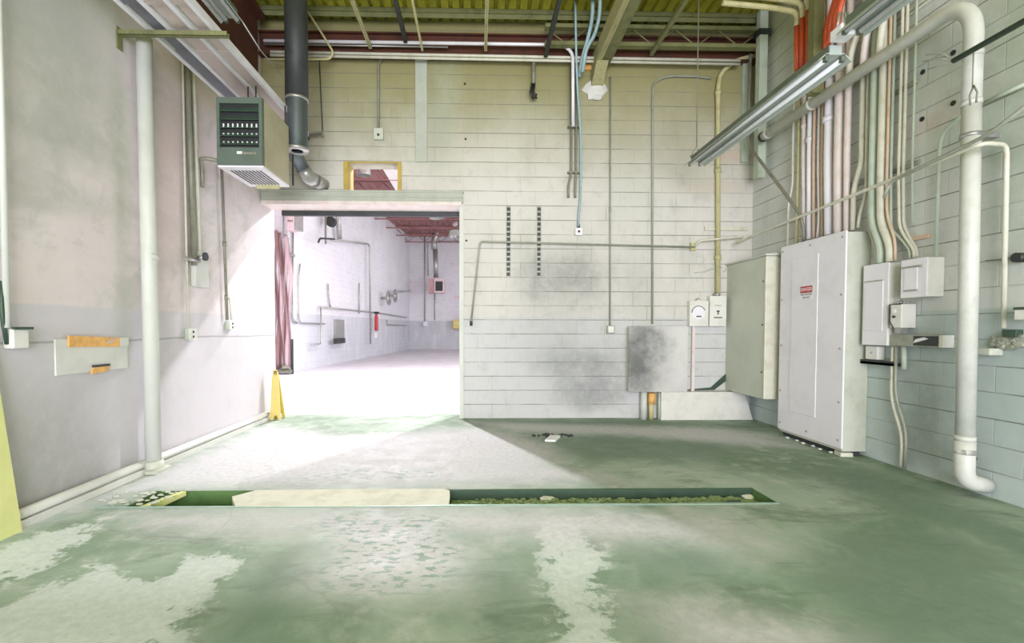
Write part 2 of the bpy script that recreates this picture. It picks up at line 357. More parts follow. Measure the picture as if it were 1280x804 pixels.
def fillet(pts, rad, n=6):
    pts = [Vector(p) for p in pts]; out = [pts[0]]
    for i in range(1, len(pts)-1):
        a, b, c = pts[i-1], pts[i], pts[i+1]; u = (a-b); v = (c-b)
        k = min(rad, u.length*.49, v.length*.49); A = b+u.normalized()*k; C = b+v.normalized()*k
        for j in range(n+1):
            q = j/n; out.append(A*(1-q)**2+b*2*q*(1-q)+C*q*q)
    out.append(pts[-1]); return out
def conduit(pts, r, m, label, rad=.12, cat='conduit', name='conduit', group=None, seg=10, couplings=(), clips=None):
    P = fillet(pts, rad) if rad else [Vector(p) for p in pts]
    mb = MB().tube(P, r, seg)
    if not couplings: return one(name, mb, m, label, cat, group)
    t = thing(name, min(P, key=lambda p: p.z), label, cat, group)
    mb.build('tube', m, t)
    for k in couplings:
        i = min(range(len(P)-1), key=lambda i: (P[i]-Vector(k)).length); d = (P[i+1]-P[max(i-1, 0)]).normalized()
        # point nearest on path
        a, b = P[i], P[i+1]; q = max(0, min(1, (Vector(k)-a).dot(b-a)/((b-a).length_squared+1e-9))); c = a.lerp(b, q)
        MB().cyl(c-d*.03, c+d*.03, r*1.35, seg).build('coupling', m, t)
    return t

# ------------------------------------------------------------------ room shell
ZD = 5.62; TH = .30; YF = -6.5
OX0, OX1, OZ = -3.0, -.235, 3.06
T0, T1 = PB(430, 238), PB(502, 203)
TX0, TX1, TZ0, TZ1 = T0.x, T1.x, T0.z, T1.z
# trench rectangle
TRX0, TRX1, TRY0, TRY1 = -2.55, 2.24, 3.37, 3.715
def lin(a, b, n): return [a+(b-a)*i/n for i in range(n+1)]
def pip(p, poly):
    x, y = p; ins = False
    for i in range(len(poly)):
        (x1, y1), (x2, y2) = poly[i-1], poly[i]
        if (y1 > y) != (y2 > y) and x < (x2-x1)*(y-y1)/(y2-y1)+x1: ins = not ins
    return ins
def sd(p, poly):
    x, y = p; best = 9
    for i in range(len(poly)):
        (x1, y1), (x2, y2) = poly[i-1], poly[i]; dx, dy = x2-x1, y2-y1
        q = max(0, min(1, ((x-x1)*dx+(y-y1)*dy)/(dx*dx+dy*dy+1e-9)))
        best = min(best, math.hypot(x-x1-q*dx, y-y1-q*dy))
    return best if pip(p, poly) else -best
FP = lambda L_: [tuple(onZ(x, y).xy) for x, y in L_]
PAINT = [FP([(-60, 720), (40, 668), (118, 652), (100, 680), (60, 708), (-60, 748)]),
         FP([(-80, 800), (0, 762), (60, 735), (85, 722), (125, 706), (160, 712), (172, 722), (200, 716), (225, 700), (320, 683), (300, 706), (262, 742), (218, 800), (190, 850), (-200, 850)]),
         FP([(672, 650), (745, 645), (752, 690), (745, 720), (775, 804), (790, 850), (680, 850), (690, 780), (676, 730)])]
FLAKE = [FP([(370, 738), (400, 692), (380, 660), (420, 640), (560, 640), (590, 690), (575, 742), (460, 748)]), FP([(330, 605), (560, 600), (560, 586), (420, 585)])]
LIT_WASH = [FP([(150, 640), (560, 636), (760, 636), (900, 660), (940, 690), (700, 680), (560, 668), (300, 668), (180, 665)]), FP([(370, 738), (400, 692), (380, 660), (420, 640), (560, 640), (590, 690), (575, 742), (460, 748)]),  # pale worn areas; trench and doorway ones put light into the floor colour
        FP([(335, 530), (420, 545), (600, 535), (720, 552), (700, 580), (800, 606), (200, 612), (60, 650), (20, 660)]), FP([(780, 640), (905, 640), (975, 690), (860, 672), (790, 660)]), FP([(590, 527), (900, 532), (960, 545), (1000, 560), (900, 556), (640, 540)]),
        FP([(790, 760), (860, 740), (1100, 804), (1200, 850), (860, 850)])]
STAIN_SHADE = [FP([(1010, 660), (1120, 640), (1290, 690), (1450, 860), (1080, 860), (1020, 760), (960, 720)]), FP([(770, 676), (850, 668), (948, 700), (930, 735), (850, 738), (775, 722)]), FP([(775, 735), (800, 740), (850, 804), (870, 850), (820, 850), (790, 800)]),
         FP([(580, 700), (668, 688), (680, 740), (692, 804), (700, 850), (590, 850)]), FP([(330, 690), (390, 680), (380, 760), (400, 850), (215, 850), (250, 760)]),
         FP([(640, 545), (760, 540), (900, 552), (940, 562), (860, 585), (700, 570)]), FP([(1080, 580), (1280, 650), (1400, 700), (1300, 720), (1100, 640), (980, 585)]), FP([(860, 524), (970, 532), (960, 540), (600, 528), (590, 524)])]  # floor stains, darkened right corner, and wall-foot shade put into the colour
def build_floor():
    xs = sorted(set([round(v, 4) for v in lin(-8.5, -3.2, 6)+lin(-3.1, 4.2, 140)+[TRX0, TRX1, 6.5, 9.0]]))
    ys = sorted(set([round(v, 4) for v in lin(YF-.4, 1.0, 20)+lin(1.05, 7.0, 110)+[TRY0, TRY1]]))
    xs = [x for x in xs if x >= -3.4 and x <= 4.3]
    b = bmesh.new(); V = {}
    lay = {n: b.verts.layers.float.new(n) for n in ('paint', 'lit_wash', 'flake', 'stain_shade')}
    for i, x in enumerate(xs):
        for j, y in enumerate(ys):
            v = b.verts.new((x, y, 0)); V[i, j] = v
            for n, ps in (('paint', PAINT), ('lit_wash', LIT_WASH), ('flake', FLAKE), ('stain_shade', STAIN_SHADE)):
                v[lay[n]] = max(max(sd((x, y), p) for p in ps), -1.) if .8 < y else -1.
    for i in range(len(xs)-1):
        for j in range(len(ys)-1):
            cx, cy = (xs[i]+xs[i+1])/2, (ys[j]+ys[j+1])/2
            if TRX0 < cx < TRX1 and TRY0 < cy < TRY1: continue
            b.faces.new([V[i, j], V[i+1, j], V[i+1, j+1], V[i, j+1]])
    me = bpy.data.meshes.new('floor'); b.to_mesh(me); b.free(); me.materials.append(MT['floor'])
    o = bpy.data.objects.new('floor', me); COL.objects.link(o); o['kind'] = 'structure'
build_floor()
# trench lined in concrete
m = MB(); g = .16
m.box((TRX0-.05, TRY0-.06, -g-.06), (TRX1+.05, TRY1+.06, -g))
m.box((TRX0, TRY0-.05, -g), (TRX1, TRY0, -.002)); m.box((TRX0-.05, TRY0-.05, -g), (TRX0, TRY1+.05, -.002)); m.box((TRX1, TRY0-.05, -g), (TRX1+.05, TRY1+.05, -.002))
m.box((TRX0, TRY1, -g), (TRX1, TRY1+.05, -.002))
struct('trim_1', m, 'trench')
m = MB(); m.box((-.22, TRY1-.012, -g), (TRX1, TRY1+.0, -.004)); m.box((-.22, TRY1-.028, -.085), (TRX1, TRY1-.012, -.075))
one('trench_edge_angle', m, 'darkgreen', 'long dark green steel angle lining the back edge of the floor trench', 'steel edging')
m = MB(); m.box((TRX0-.2, TRY0-.012, -.0), (TRX1, TRY0+.012, .005)); struct('trim_2', m, 'lip')
# far floor
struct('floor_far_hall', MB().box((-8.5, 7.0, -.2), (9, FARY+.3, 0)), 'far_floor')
# walls
m = MB(); m.box((-L-.25, YF, 0), (-L, 7.02, 5.9)); struct('wall_left', m, 'wall_left')
m = MB(); m.box((W, YF, 0), (W+.25, D+TH, 6.2)); struct('wall_right', m, 'wall_right')
m = MB(); top = 5.9
m.box((OX1, D, 0), (W, D+TH, OZ)); m.box((-L, D, OZ), (W, D+TH, TZ0)); m.box((-L, D, TZ0), (TX0, D+TH, TZ1)); m.box((TX1, D, TZ0), (W, D+TH, TZ1)); m.box((-L, D, TZ1), (W, D+TH, top))
struct('wall_back', m, 'wall_back')
m = MB(); m.box((-L, YF, 0), (-2.5, YF+.2, ZD)); m.box((3.4, YF, 0), (W, YF+.2, ZD)); m.box((-2.5, YF, 4.1), (3.4, YF+.2, ZD)); struct('wall_front', m, 'far_plain')
# far hall
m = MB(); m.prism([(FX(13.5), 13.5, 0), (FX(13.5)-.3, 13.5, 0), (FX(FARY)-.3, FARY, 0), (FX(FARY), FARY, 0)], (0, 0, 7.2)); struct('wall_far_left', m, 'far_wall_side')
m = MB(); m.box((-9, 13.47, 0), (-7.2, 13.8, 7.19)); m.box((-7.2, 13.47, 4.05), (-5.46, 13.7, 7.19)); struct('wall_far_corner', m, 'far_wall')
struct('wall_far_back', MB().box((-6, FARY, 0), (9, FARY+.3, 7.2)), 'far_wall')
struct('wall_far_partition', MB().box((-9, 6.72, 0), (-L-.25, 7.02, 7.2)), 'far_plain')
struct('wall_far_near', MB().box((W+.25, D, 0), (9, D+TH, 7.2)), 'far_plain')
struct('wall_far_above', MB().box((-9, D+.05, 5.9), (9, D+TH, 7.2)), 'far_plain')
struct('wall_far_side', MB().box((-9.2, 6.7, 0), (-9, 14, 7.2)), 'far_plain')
m = MB(); m.box((9, 6.6, 0), (9.3, FARY+.3, 1.6)); m.box((9, 6.6, 5.6), (9.3, FARY+.3, 7.2))
for y in (6.6, 12, 17, 22, 28): m.box((9, y, 1.6), (9.3, y+.8, 5.6))
struct('wall_far_right', m, 'far_plain')
ZF = 6.85
def deck(x0, x1, y0, y1, z, along='y', pitch=.152, h=.04):
    m = MB()
    a0, a1 = (x0, x1) if along == 'y' else (y0, y1)
    u = a0; P = []
    while u < a1:
        P += [(u, z), (u+pitch*.62, z), (u+pitch*.72, z+h), (u+pitch*.90, z+h)]; u += pitch
    P.append((u, z))
    A = [m.v((p[0], y0, p[1]) if along == 'y' else (x0, p[0], p[1])) for p in P]; B = [m.v((p[0], y1, p[1]) if along == 'y' else (x1, p[0], p[1])) for p in P]
    A2 = [m.v(Vector(a.co)+Vector((0, 0, .06))) for a in A]; B2 = [m.v(Vector(a.co)+Vector((0, 0, .06))) for a in B]
    for i in range(len(P)-1): m.f([A[i], A[i+1], B[i+1], B[i]]); m.f([A2[i], B2[i], B2[i+1], A2[i+1]])
    return m
struct('ceiling', deck(-L-.2, W+.4, YF, D+.05, ZD), 'deck')
struct('ceiling_far_hall', deck(-9, 9.2, D+.06, FARY+.2, ZF, 'y', .3), 'far_red')
# lintel over the opening and the jamb
m = MB(); a = PB(322, 238, .05); m.box((-L+.002, D-.05, OZ+.01), (OX1+.02, D, a.z)); m.box((-L+.002, D-.065, a.z-.012), (OX1+.03, D, a.z+.012)); m.box((-L+.002, D-.065, OZ+.075), (OX1+.02, D, OZ+.09)); struct('trim_3', m, 'lintel')
m = MB(); m.box((-L+.002, D-.06, OZ-.03), (OX1, D+TH, OZ+.02)); struct('trim_4', m, 'condpink')
m = MB(); m.box((-L+.14, D+TH, OZ-.10), (OX1+.1, D+TH+.06, OZ+.1)); struct('trim_5', m, 'dark_steel')
m = MB(); m.box((OX1-.03, D-.015, 0), (OX1+.03, D+TH, OZ)); struct('trim_6', m, 'pipegreen')
# transom opening: amber timber frame
m = MB(); m.box((TX0, D-.02, TZ0), (TX0+.055, D+TH, TZ1)); m.box((TX1-.055, D-.02, TZ0), (TX1, D+TH, TZ1)); m.box((TX0+.055, D-.02, TZ1-.014), (TX1-.055, D+.01, TZ1))
struct('window_1', m, 'amber')
struct('window_1_pane', MB().box((TX0+.05, D+.14, TZ0), (TX1-.05, D+.146, TZ1-.02)), 'glass')
# far hall joists: every one a truss
def truss(a, b, zt, zb, m_, name, label, group, panel=.6, r=.018, cat='joist', chordh=.05):
    a, b = Vector(a), Vector(b); d = (b-a); n = int(d.length/panel); t = thing(name, (a.x, a.y, zb), label, cat, group)
    m = MB(); dn = d.normalized(); s = dn.cross(Vector((0, 0, 1)))*.045
    for z, zz in ((zt-chordh, zt), (zb, zb+chordh)):
        m.hexa([tuple(Vector((p.x, p.y, z_))+q) for z_ in (z, zz) for p, q in ((a, -s), (b, -s), (b, s), (a, s))])
    m.build('chord', m_, t)
    m = MB()
    for i in range(n):
        p, q = a+d*(i/n), a+d*((i+.5)/n); e = a+d*((i+1)/n)
        m.tube([(p.x, p.y, zt-.03), (q.x, q.y, zb+.03), (e.x, e.y, zt-.03)], r, 6)
    m.build('web', m_, t); return t
ORD = ['first', 'second', 'third', 'fourth', 'fifth', 'sixth', 'seventh', 'eighth', 'ninth', 'tenth', 'eleventh']
for i in range(11):
    y = 8.3+i*1.9
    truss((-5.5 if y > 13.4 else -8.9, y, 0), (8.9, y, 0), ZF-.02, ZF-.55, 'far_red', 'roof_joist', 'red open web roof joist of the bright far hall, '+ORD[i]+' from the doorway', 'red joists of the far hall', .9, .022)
# near ceiling: red-brown beam, truss and purlins
zb, zt = PB(400, 66, .12).z, PB(400, 40, .12).z
t = thing('roof_beam', (0, D-.06, zb), 'dark red-brown steel beam along the top of the back wall', 'beam')
m = MB(); m.box((-L+.02, D-.07, zb), (W-.02, D-.045, zt)); m.build('web', 'red_steel', t)
m = MB(); m.box((-L+.02, D-.12, zt), (W-.02, D-.005, zt+.02)); m.box((-L+.02, D-.12, zb-.02), (W-.02, D-.005, zb)); m.build('flange', 'red_steel', t)
truss((.9, D-.28, 0), (W-.1, D-.28, 0), zt+.04, zb+.04, 'joist', 'roof_joist', 'olive open web joist with crossing rods above the right of the back wall', None, .52, .012)
for (yy, lab) in ((5.98, 'thin olive steel purlin under the roof deck nearest the camera'), (6.42, 'olive steel purlin under the roof deck just before the back wall')):
    one('roof_purlin', MB().box((-L+.02, yy-.03, ZD-.06), (W-.05, yy+.03, ZD-.004)).box((-L+.02, yy-.005, ZD-.12), (W-.05, yy+.005, ZD-.06)), 'joist', lab, 'purlin')
one('wall_beam', MB().box((-L+.004, .5, 4.55), (-L+.10, D-.3, 5.45)).box((-L+.004, .5, 5.40), (-L+.2, D-.3, 5.46)).box((-L+.004, .5, 4.52), (-L+.2, D-.3, 4.56)), 'red_steel', 'dark red steel channel along the top of the left wall above the rails', 'beam')

# ================================================================== LEFT WALL
def text_mesh(s, size, to, mat_, name, parent, th=.0008):
    """lettering as a mesh; `to` maps (x, y) of the text plane to a world point"""
    c = bpy.data.curves.new('lettering', 'FONT'); c.body = s; c.size = size; c.align_x = 'CENTER'; c.align_y = 'CENTER'
    o = bpy.data.objects.new('lettering', c); COL.objects.link(o)
    dg = bpy.context.evaluated_depsgraph_get(); dg.update(); me = bpy.data.meshes.new_from_object(o.evaluated_get(dg))
    bpy.data.objects.remove(o)
    m = MB(); m.b.from_mesh(me)
    bmesh.ops.solidify(m.b, geom=m.b.faces[:], thickness=th)
    for v in m.b.verts: v.co = Vector(to(v.co.x, v.co.y, v.co.z))
    return m.build(name, mat_, parent)

# big pale-green drain pipe on the left wall
pb = PL(192, 580, .105); ptp = PL(178, 46, .105)
t = thing('drain_pipe', (pb.x, pb.y, 0), 'thick pale green vertical pipe standing against the left wall', 'pipe')
MB().cyl((pb.x, pb.y, .06), (pb.x, pb.y-.02, ptp.z), .062, 22).build('pipe_body', 'pipegreen', t)
m = MB(); m.cyl((pb.x, pb.y, 0), (pb.x, pb.y, .10), .078, 18); m.box((pb.x-.09, pb.y-.10, 0), (pb.x+.1, pb.y+.1, .03)); m.build('base_collar', 'panelside', t)
MB().cyl((pb.x, pb.y, 1.9), (pb.x, pb.y, 1.96), .069, 22).build('joint_ring', 'pipegreen', t)
# curb tube along the wall foot
a = PL(28, 655, .06); m = MB(); m.tube([(-L+.06, 1.2, .085), (-L+.06, 6.6, .085)], .035, 12)
one('floor_tube', m, 'patch', 'long pinkish white tube lying along the foot of the left wall', 'pipe')
m = MB(); m.box((-L, 1.2, 0), (-L+.10, 6.6, .048)); o = struct('baseboard_left', m, 'patch')
# yellow-green board leaning at the left edge
p = onZ(26, 668, 0); t = MB(); x0 = p.x
t.hexa([(x0-.36, p.y-.42, 0), (x0-.03, p.y-.42, 0), (x0, p.y, 0), (x0-.04, p.y+.02, 0), (x0-.42, p.y-.42, 1.15), (x0-.20, p.y-.42, 1.15), (x0-.115, p.y+.0, 1.10), (x0-.145, p.y+.02, 1.10)])
t.b.free(); t = MB()
A = onZ(28, 664, 0); Z1 = onX(0, 470, -2.93); 
t.hexa([(A.x-.03, 2.35, 0), (A.x, 2.35, 0), (A.x, A.y, 0), (A.x-.03, A.y, 0), (-L+.01, 2.35, 1.25), (-L+.04, 2.35, 1.25), (-L+.04, Z1.y+.02, 1.25), (-L+.01, Z1.y+.02, 1.25)])
one('leaning_board', t, 'woodlight', 'yellow-green painted board leaning on the left wall at the edge of view', 'board')
# vertical pipe at the left edge and its box
a = PL(6, 300, .05); b_ = PL(6, 410, .05)
conduit([(a.x, a.y, 5.4), (a.x, a.y, b_.z)], .018, 'pipegreen', 'pale green vertical conduit at the far left edge above a white box', rad=0)
a, b_ = PL(3, 436, 0), PL(23, 411, 0)
t = thing('outlet_box', (a.x, a.y, a.z), 'white hooded box on the left wall at the far left edge', 'electrical box')
MB().box((a.x+.002, a.y, a.z), (a.x+.07, b_.y, b_.z), .008).build('body', 'box', t)
m = MB(); m.prism([(a.x+.07, a.y-.01, b_.z-.005), (a.x+.07, b_.y+.01, b_.z-.005), (a.x+.07, b_.y+.01, b_.z+.012), (a.x+.07, a.y-.01, b_.z+.012)], (.02, 0, 0)); m.tube(fillet([(a.x+.03, a.y-.02, b_.z+.30), (a.x+.05, a.y-.05, b_.z+.1), (a.x+.03, a.y+.0, a.z+.03)], .1), .012, 8); m.build('cord', 'darkgreen', t)
# patched-over recess with amber tapes
a, b_ = PL(68, 470, 0), PL(157, 422, 0)
MBp = MB().box((-L+.0015, a.y, a.z), (-L+.014, b_.y+.0, b_.z)); one('wall_patch', MBp, 'patch', 'rectangular pale patch on the left wall around the orange tape', 'wall patch')
a, b_ = PL(82, 434, 0), PL(157, 422, 0)
t = thing('tape_strip', (a.x, (a.y+b_.y)/2, a.z), 'long amber tape strip stuck across the patch on the left wall', 'tape')
m = MB(); m.prism([(-L+.015, a.y, a.z), (-L+.015, b_.y-.1, b_.z-.075), (-L+.015, b_.y-.1, b_.z+.0), (-L+.015, a.y, a.z+.085)], (.012, 0, 0)); m.build('strip', 'orange', t)
m = MB(); m.prism([(-L+.015, b_.y-.1, b_.z-.075), (-L+.015, b_.y+.0, b_.z-.07), (-L+.015, b_.y+.0, b_.z+.0), (-L+.015, b_.y-.1, b_.z+.0)], (.012, 0, 0)); m.build('grey_end', 'patch', t)
m = MB(); m.prism([(-L+.027, b_.y-.26, b_.z-.045), (-L+.027, b_.y-.19, b_.z-.045), (-L+.027, b_.y-.14, b_.z-.005), (-L+.027, b_.y-.20, b_.z-.005)], (.004, 0, 0)); m.build('rust_spot', 'condorange', t)
a, b_ = PL(110, 468, 0), PL(133, 454, 0)
t = thing('tape_scrap', (a.x, (a.y+b_.y)/2, a.z), 'short orange tape scrap below the long strip on the left wall', 'tape')
m = MB(); m.prism([(-L+.015, a.y, a.z), (-L+.015, b_.y-.02, a.z+.01), (-L+.015, b_.y, b_.z-.01), (-L+.015, a.y+.03, b_.z-.02)], (.012, 0, 0)); m.build('strip', 'orange', t)
m = MB(); m.box((-L+.015, a.y+.02, b_.z-.022), (-L+.03, b_.y, b_.z-.004)); m.build('screw_bar', 'dark_steel', t)
# conduits on the left wall
def lcond(x, y0, y1, r, m_, lab, off=.04, **k):
    a, b = PL(x[0], y0, off), PL(x[1], y1, off)
    return conduit([(a.x, a.y, a.z), (b.x, b.y, b.z)], r, m_, lab, rad=0, **k)
lcond((228, 235), 70, 413, .011, 'cond', 'thin conduit on left wall running down to the white socket box', .03)
lcond((234, 243), 70, 332, .030, 'conddark', 'thick grey-brown conduit on the left wall, left of the small valve', .05)
lcond((241, 249), 75, 332, .022, 'cond', 'cream conduit beside the thick grey-brown one on the left wall', .05)
a, b_ = PL(238, 358, 0), PL(254, 318, 0)
MBx = MB().box((-L+.002, a.y, a.z), (-L+.06, b_.y, b_.z), .006); one('blank_box', MBx, 'patch', 'plain grey-green box at the foot of the thick conduits on left wall', 'electrical box')
c = PL(252, 322, .1); t = thing('valve', (c.x, c.y, c.z-.05), 'small dark round valve on the left wall at the conduit ends', 'valve')
m = MB(); m.cyl((-L+.06, c.y, c.z), (c.x+.03, c.y, c.z), .022, 12); m.build('stem', 'galv', t); m = MB(); m.cyl((c.x+.03, c.y, c.z+.01), (c.x+.05, c.y, c.z+.01), .045, 14); m.build('hand_wheel', 'dark_steel', t)
m = MB(); m.tube([(-L+.07, c.y-.25, c.z-.04), (-L+.08, c.y-.02, c.z-.04)], .02, 8); m.build('clamp', 'galv', t)
def outlet(px, py, w, h, lab, wall='L', dots=True, m_='box', d=.05):
    c = PL(px, py, 0) if wall == 'L' else PR(px, py, 0); sgn = 1 if wall == 'L' else -1; X0 = -L if wall == 'L' else W
    t = thing('socket_box', (X0+sgn*d, c.y, c.z-h/2), lab, 'socket')
    MB().box((X0+sgn*.002, c.y-w/2, c.z-h/2), (X0+sgn*d, c.y+w/2, c.z+h/2), .006).build('body', 'condgreen', t)
    MB().box((X0+sgn*d, c.y-w/2-.004, c.z-h/2-.004), (X0+sgn*(d+.006), c.y+w/2+.004, c.z+h/2+.004), .002).build('face_plate', m_, t)
    for k in (-1, 1): MB().cyl((X0+sgn*(d+.006), c.y, c.z+k*h*.22), (X0+sgn*(d+.010), c.y, c.z+k*h*.22), .014, 10).build('receptacle', 'dark_steel', t)
outlet(235, 418, .13, .115, 'white double socket box on the left wall below the thin conduit')
outlet(285, 407, .12, .10, 'small socket box at foot of the rust-brown conduit below heater')
lcond((277, 284), 208, 400, .016, 'conddark', 'grey-brown conduit on the left wall dropping below the heater', .04, couplings=[tuple(PL(281, 305, .04)), tuple(PL(283, 372, .04))])
a = PL(287, 372, .04); b_ = PL(289, 400, .04); conduit([a, b_], .008, 'cond', 'short thin whip beside the rust-brown conduit above its socket box', rad=0)
a = PL(253, 222, .06); q = onY(266, 198, 5.0)
conduit([(a.x, a.y, a.z-.10), (a.x, a.y, a.z+.12), (a.x+.05, 5.0, a.z+.17), (-2.72, 5.05, a.z+.15)], .022, 'conddark', 'dark hooked pipe stub on the left wall beside the heater', rad=.12)

# rails and trays high up on the left, carried by a strut
zr = onX(230, 42, -2.55).z
ys = PL(148, 42).y
t = thing('support_strut', (-L, ys, zr-.08), 'perforated yellowish strut bracket carrying the rails on the left wall', 'bracket')
xs_ = onY(285, 42, ys).x
m = MB(); m.box((-L+.002, ys-.021, zr-.085), (xs_, ys+.021, zr-.082)); m.box((-L+.002, ys-.021, zr-.085), (xs_, ys-.017, zr-.045)); m.box((-L+.002, ys+.017, zr-.085), (xs_, ys+.021, zr-.045))
for k in range(24): u = -L+.03+k*(xs_+L-.06)/23; m.box((u-.006, ys-.024, zr-.075), (u+.006, ys-.020, zr-.058))
m.build('channel', 'joist', t); MB().box((-L+.002, ys-.03, zr-.2), (-L+.012, ys+.03, zr-.02)).build('wall_plate', 'joist', t)
railx = [-2.78, -2.60, -2.40, -2.235]
names = ['outermost bright steel rail nearest the left wall, above the strut', 'second bright steel rail from the left wall, above the strut', 'third bright steel rail from the left wall, ending above the heater', 'bright steel rail farthest from the left wall, passing over the heater']
ends = [6.2, 6.2, 6.2, 6.2]
for x, nm, e in zip(railx, names, ends):
    one('steel_rail', MB().box((x-.018, 1.2, zr-.043), (x+.018, e, zr-.03)).box((x-.018, 1.2, zr-.03), (x-.010, e, zr+.02)).box((x+.010, 1.2, zr-.03), (x+.018, e, zr+.02)), 'rail', nm, 'rail', 'rails on the left strut')
for (x0, x1, mm, nm) in ((-2.755, -2.625, 'traydark', 'slate grey flat tray between the first two rails on the left'), (-2.575, -2.43, 'tray', 'pinkish flat tray between the middle rails on the left'), (-2.37, -2.26, 'tray', 'pinkish flat tray between the two rails farthest from the left wall')):
    one('cover_tray', MB().box((x0, 1.2, zr-.03), (x1, 3.75, zr-.022)).box((x0, 4.35, zr-.03), (x1, 6.1, zr-.022)).box((x0+.01, 3.75, zr-.02), (x1-.01, 4.35, zr-.015)), mm, nm, 'tray')

# strip light tip at the upper left
def strip_light(p0, p1, w, lab, tubes=True, name='strip_light', chain=None, endbox=False, group=None):
    """two-tube reflector fixture; p0 far lower end, p1 near lower end"""
    p0, p1 = Vector(p0), Vector(p1); t = thing(name, p0, lab, 'light fixture', group)
    x, z = p0.x, p0.z; y0, y1 = p0.y, p1.y
    sec = [(-w/2, 0), (-w*.28, .055), (-.045, .06), (-.045, .115), (.045, .115), (.045, .06), (w*.28, .055), (w/2, 0), (w/2-.006, -.002), (w*.27, .045), (-w*.27, .045), (-w/2+.006, -.002)]
    m = MB(); m.prism([(x+a, y0, z+b) for a, b in sec], (0, y1-y0, 0)); m.build('reflector', 'fixture', t)
    m = MB(); m.box((x-.047, y0-.01, z+.06), (x+.047, y1+.01, z+.122)); m.build('housing', 'fixdark', t)
    if tubes:
        for k in (-1, 1):
            MB().cyl((x+k*w*.24, y0-.03, z+.018), (x+k*w*.24, y1+.03, z+.018), .019, 12).build('tube', 'tube', t)
            for e in (y0-.015, y1+.015): MB().box((x+k*w*.24-.014, e-.015, z+.0), (x+k*w*.24+.014, e+.015, z+.05)).build('lamp_holder', 'fixdark', t)
    if chain: MB().cyl((x, y0-chain, z+.12), (x, y0-chain, ZD-.08), .006, 6).build('hanger_rod', 'conddark', t)
    return t
a = onY(272, 6, 4.2)
strip_light((a.x, 4.45, a.z), (a.x, 2.1, a.z), .22, 'strip light at the upper left edge, only its far end in view')
b_ = onY(285, 14, 4.3)
conduit([(b_.x+.02, 4.5, b_.z+.05), tuple(onY(325, 62, 5.2)), tuple(onY(365, 110, 6.05))], .006, 'rail', 'thin pale cable running from the upper left strip light to the flue', rad=0, cat='cable', name='cable')

# unit heater
Yh, Yb = 4.75, 5.42
tl, br_ = onY(270, 121, Yh), onY(328, 206, Yh)
x0, x1, z1, z0 = tl.x, br_.x, tl.z, br_.z
t = thing('unit_heater', ((x0+x1)/2, (Yh+Yb)/2, z0), 'tan and dark green unit heater hanging by the left wall near the doorway', 'heater')
m = MB(); m.box((x0, Yh+.05, z0), (x1, Yb, z1), .01); m.build('casing', 'heater', t)
m = MB(); fw = .03; m.box((x0, Yh, z0+.171), (x0+fw, Yh+.049, z1-.061)); m.box((x1-fw, Yh, z0+.171), (x1, Yh+.049, z1-.061)); m.box((x0, Yh, z1-.06), (x1, Yh+.049, z1)); m.box((x0, Yh, z0), (x1, Yh+.049, z0+.17)); m.build('front_frame', 'heaterfront', t)
g0, g1 = z0+.17, z1-.06
MB().box((x0+fw, Yh+.03, g0), (x1-fw, Yh+.052, g1)).build('grille_back', 'black', t)
for k in range(5):
    zc = g1-.05-k*(g1-g0-.06)/4.6
    lv = MB(); lv.hexa([(x0+fw, Yh+.002, zc-.03), (x1-fw, Yh+.002, zc-.03), (x1-fw, Yh+.032, zc+.012), (x0+fw, Yh+.032, zc+.012), (x0+fw, Yh+.002, zc-.024), (x1-fw, Yh+.002, zc-.024), (x1-fw, Yh+.032, zc+.018), (x0+fw, Yh+.032, zc+.018)])
    lo = lv.build('louver', 'darkgreen', t)
    if k in (2, 3, 4):
        nt = MB(); h = .036 if k == 2 else .012
        for j in range(8): u = x0+fw+.03+j*(x1-x0-2*fw-.05)/7.3; nt.box((u, Yh+.004, zc-.004-h/2), (u+.013, Yh+.012, zc-.004+h/2))
        nt.build('fin_tabs', 'rail', lo)
MB().box((x0+.20, Yh-.004, z0+.105), (x0+.25, Yh, z0+.13)).build('badge', 'signwhite', t)
MB().box((x0+.26, Yh-.004, z0+.10), (x1-.06, Yh, z0+.125)).build('name_plate', 'conddark', t)
m = MB(); m.box((x0+.0, Yh+.02, z0-.02), (x1, Yb, z0-.002)); m.build('bottom_pan', 'panel', t)
m = MB()
for k in range(9):
    u = x0+.07+k*(x1-x0-.12)/9; m.hexa([(u, Yh+.12, z0-.024), (u+.016, Yh+.12, z0-.024), (u+.016, Yb-.1, z0-.024), (u, Yb-.1, z0-.024), (u, Yh+.12, z0-.0195), (u+.016, Yh+.12, z0-.0195), (u+.016, Yb-.1, z0-.0195), (u, Yb-.1, z0-.0195)])
m.build('vent_slots', 'dark_steel', t)
for (u, w_) in ((x0+.22, Yh+.2), (x0+.3, Yh+.2), (x1-.02, Yb-.05)):
    MB().cyl((u, w_, z1-.01), (u, w_, zr-.035), .008, 8).build('hanger_rod', 'dark_steel', t)
MB().box((x0+.1, Yb-.06, z0-.05), (x1-.1, Yb-.02, z0-.02)).build('drip_ledge', 'condyellow', t)
# rod with hook beside the heater
a = onY(366, 186, 5.75); b_ = onY(366, 232, 5.75)
conduit([(a.x, a.y, 4.3), (a.x, a.y, b_.z)], .012, 'dark_steel', 'black hanging rod just right of the unit heater', rad=0, name='hanging_rod', cat='rod')
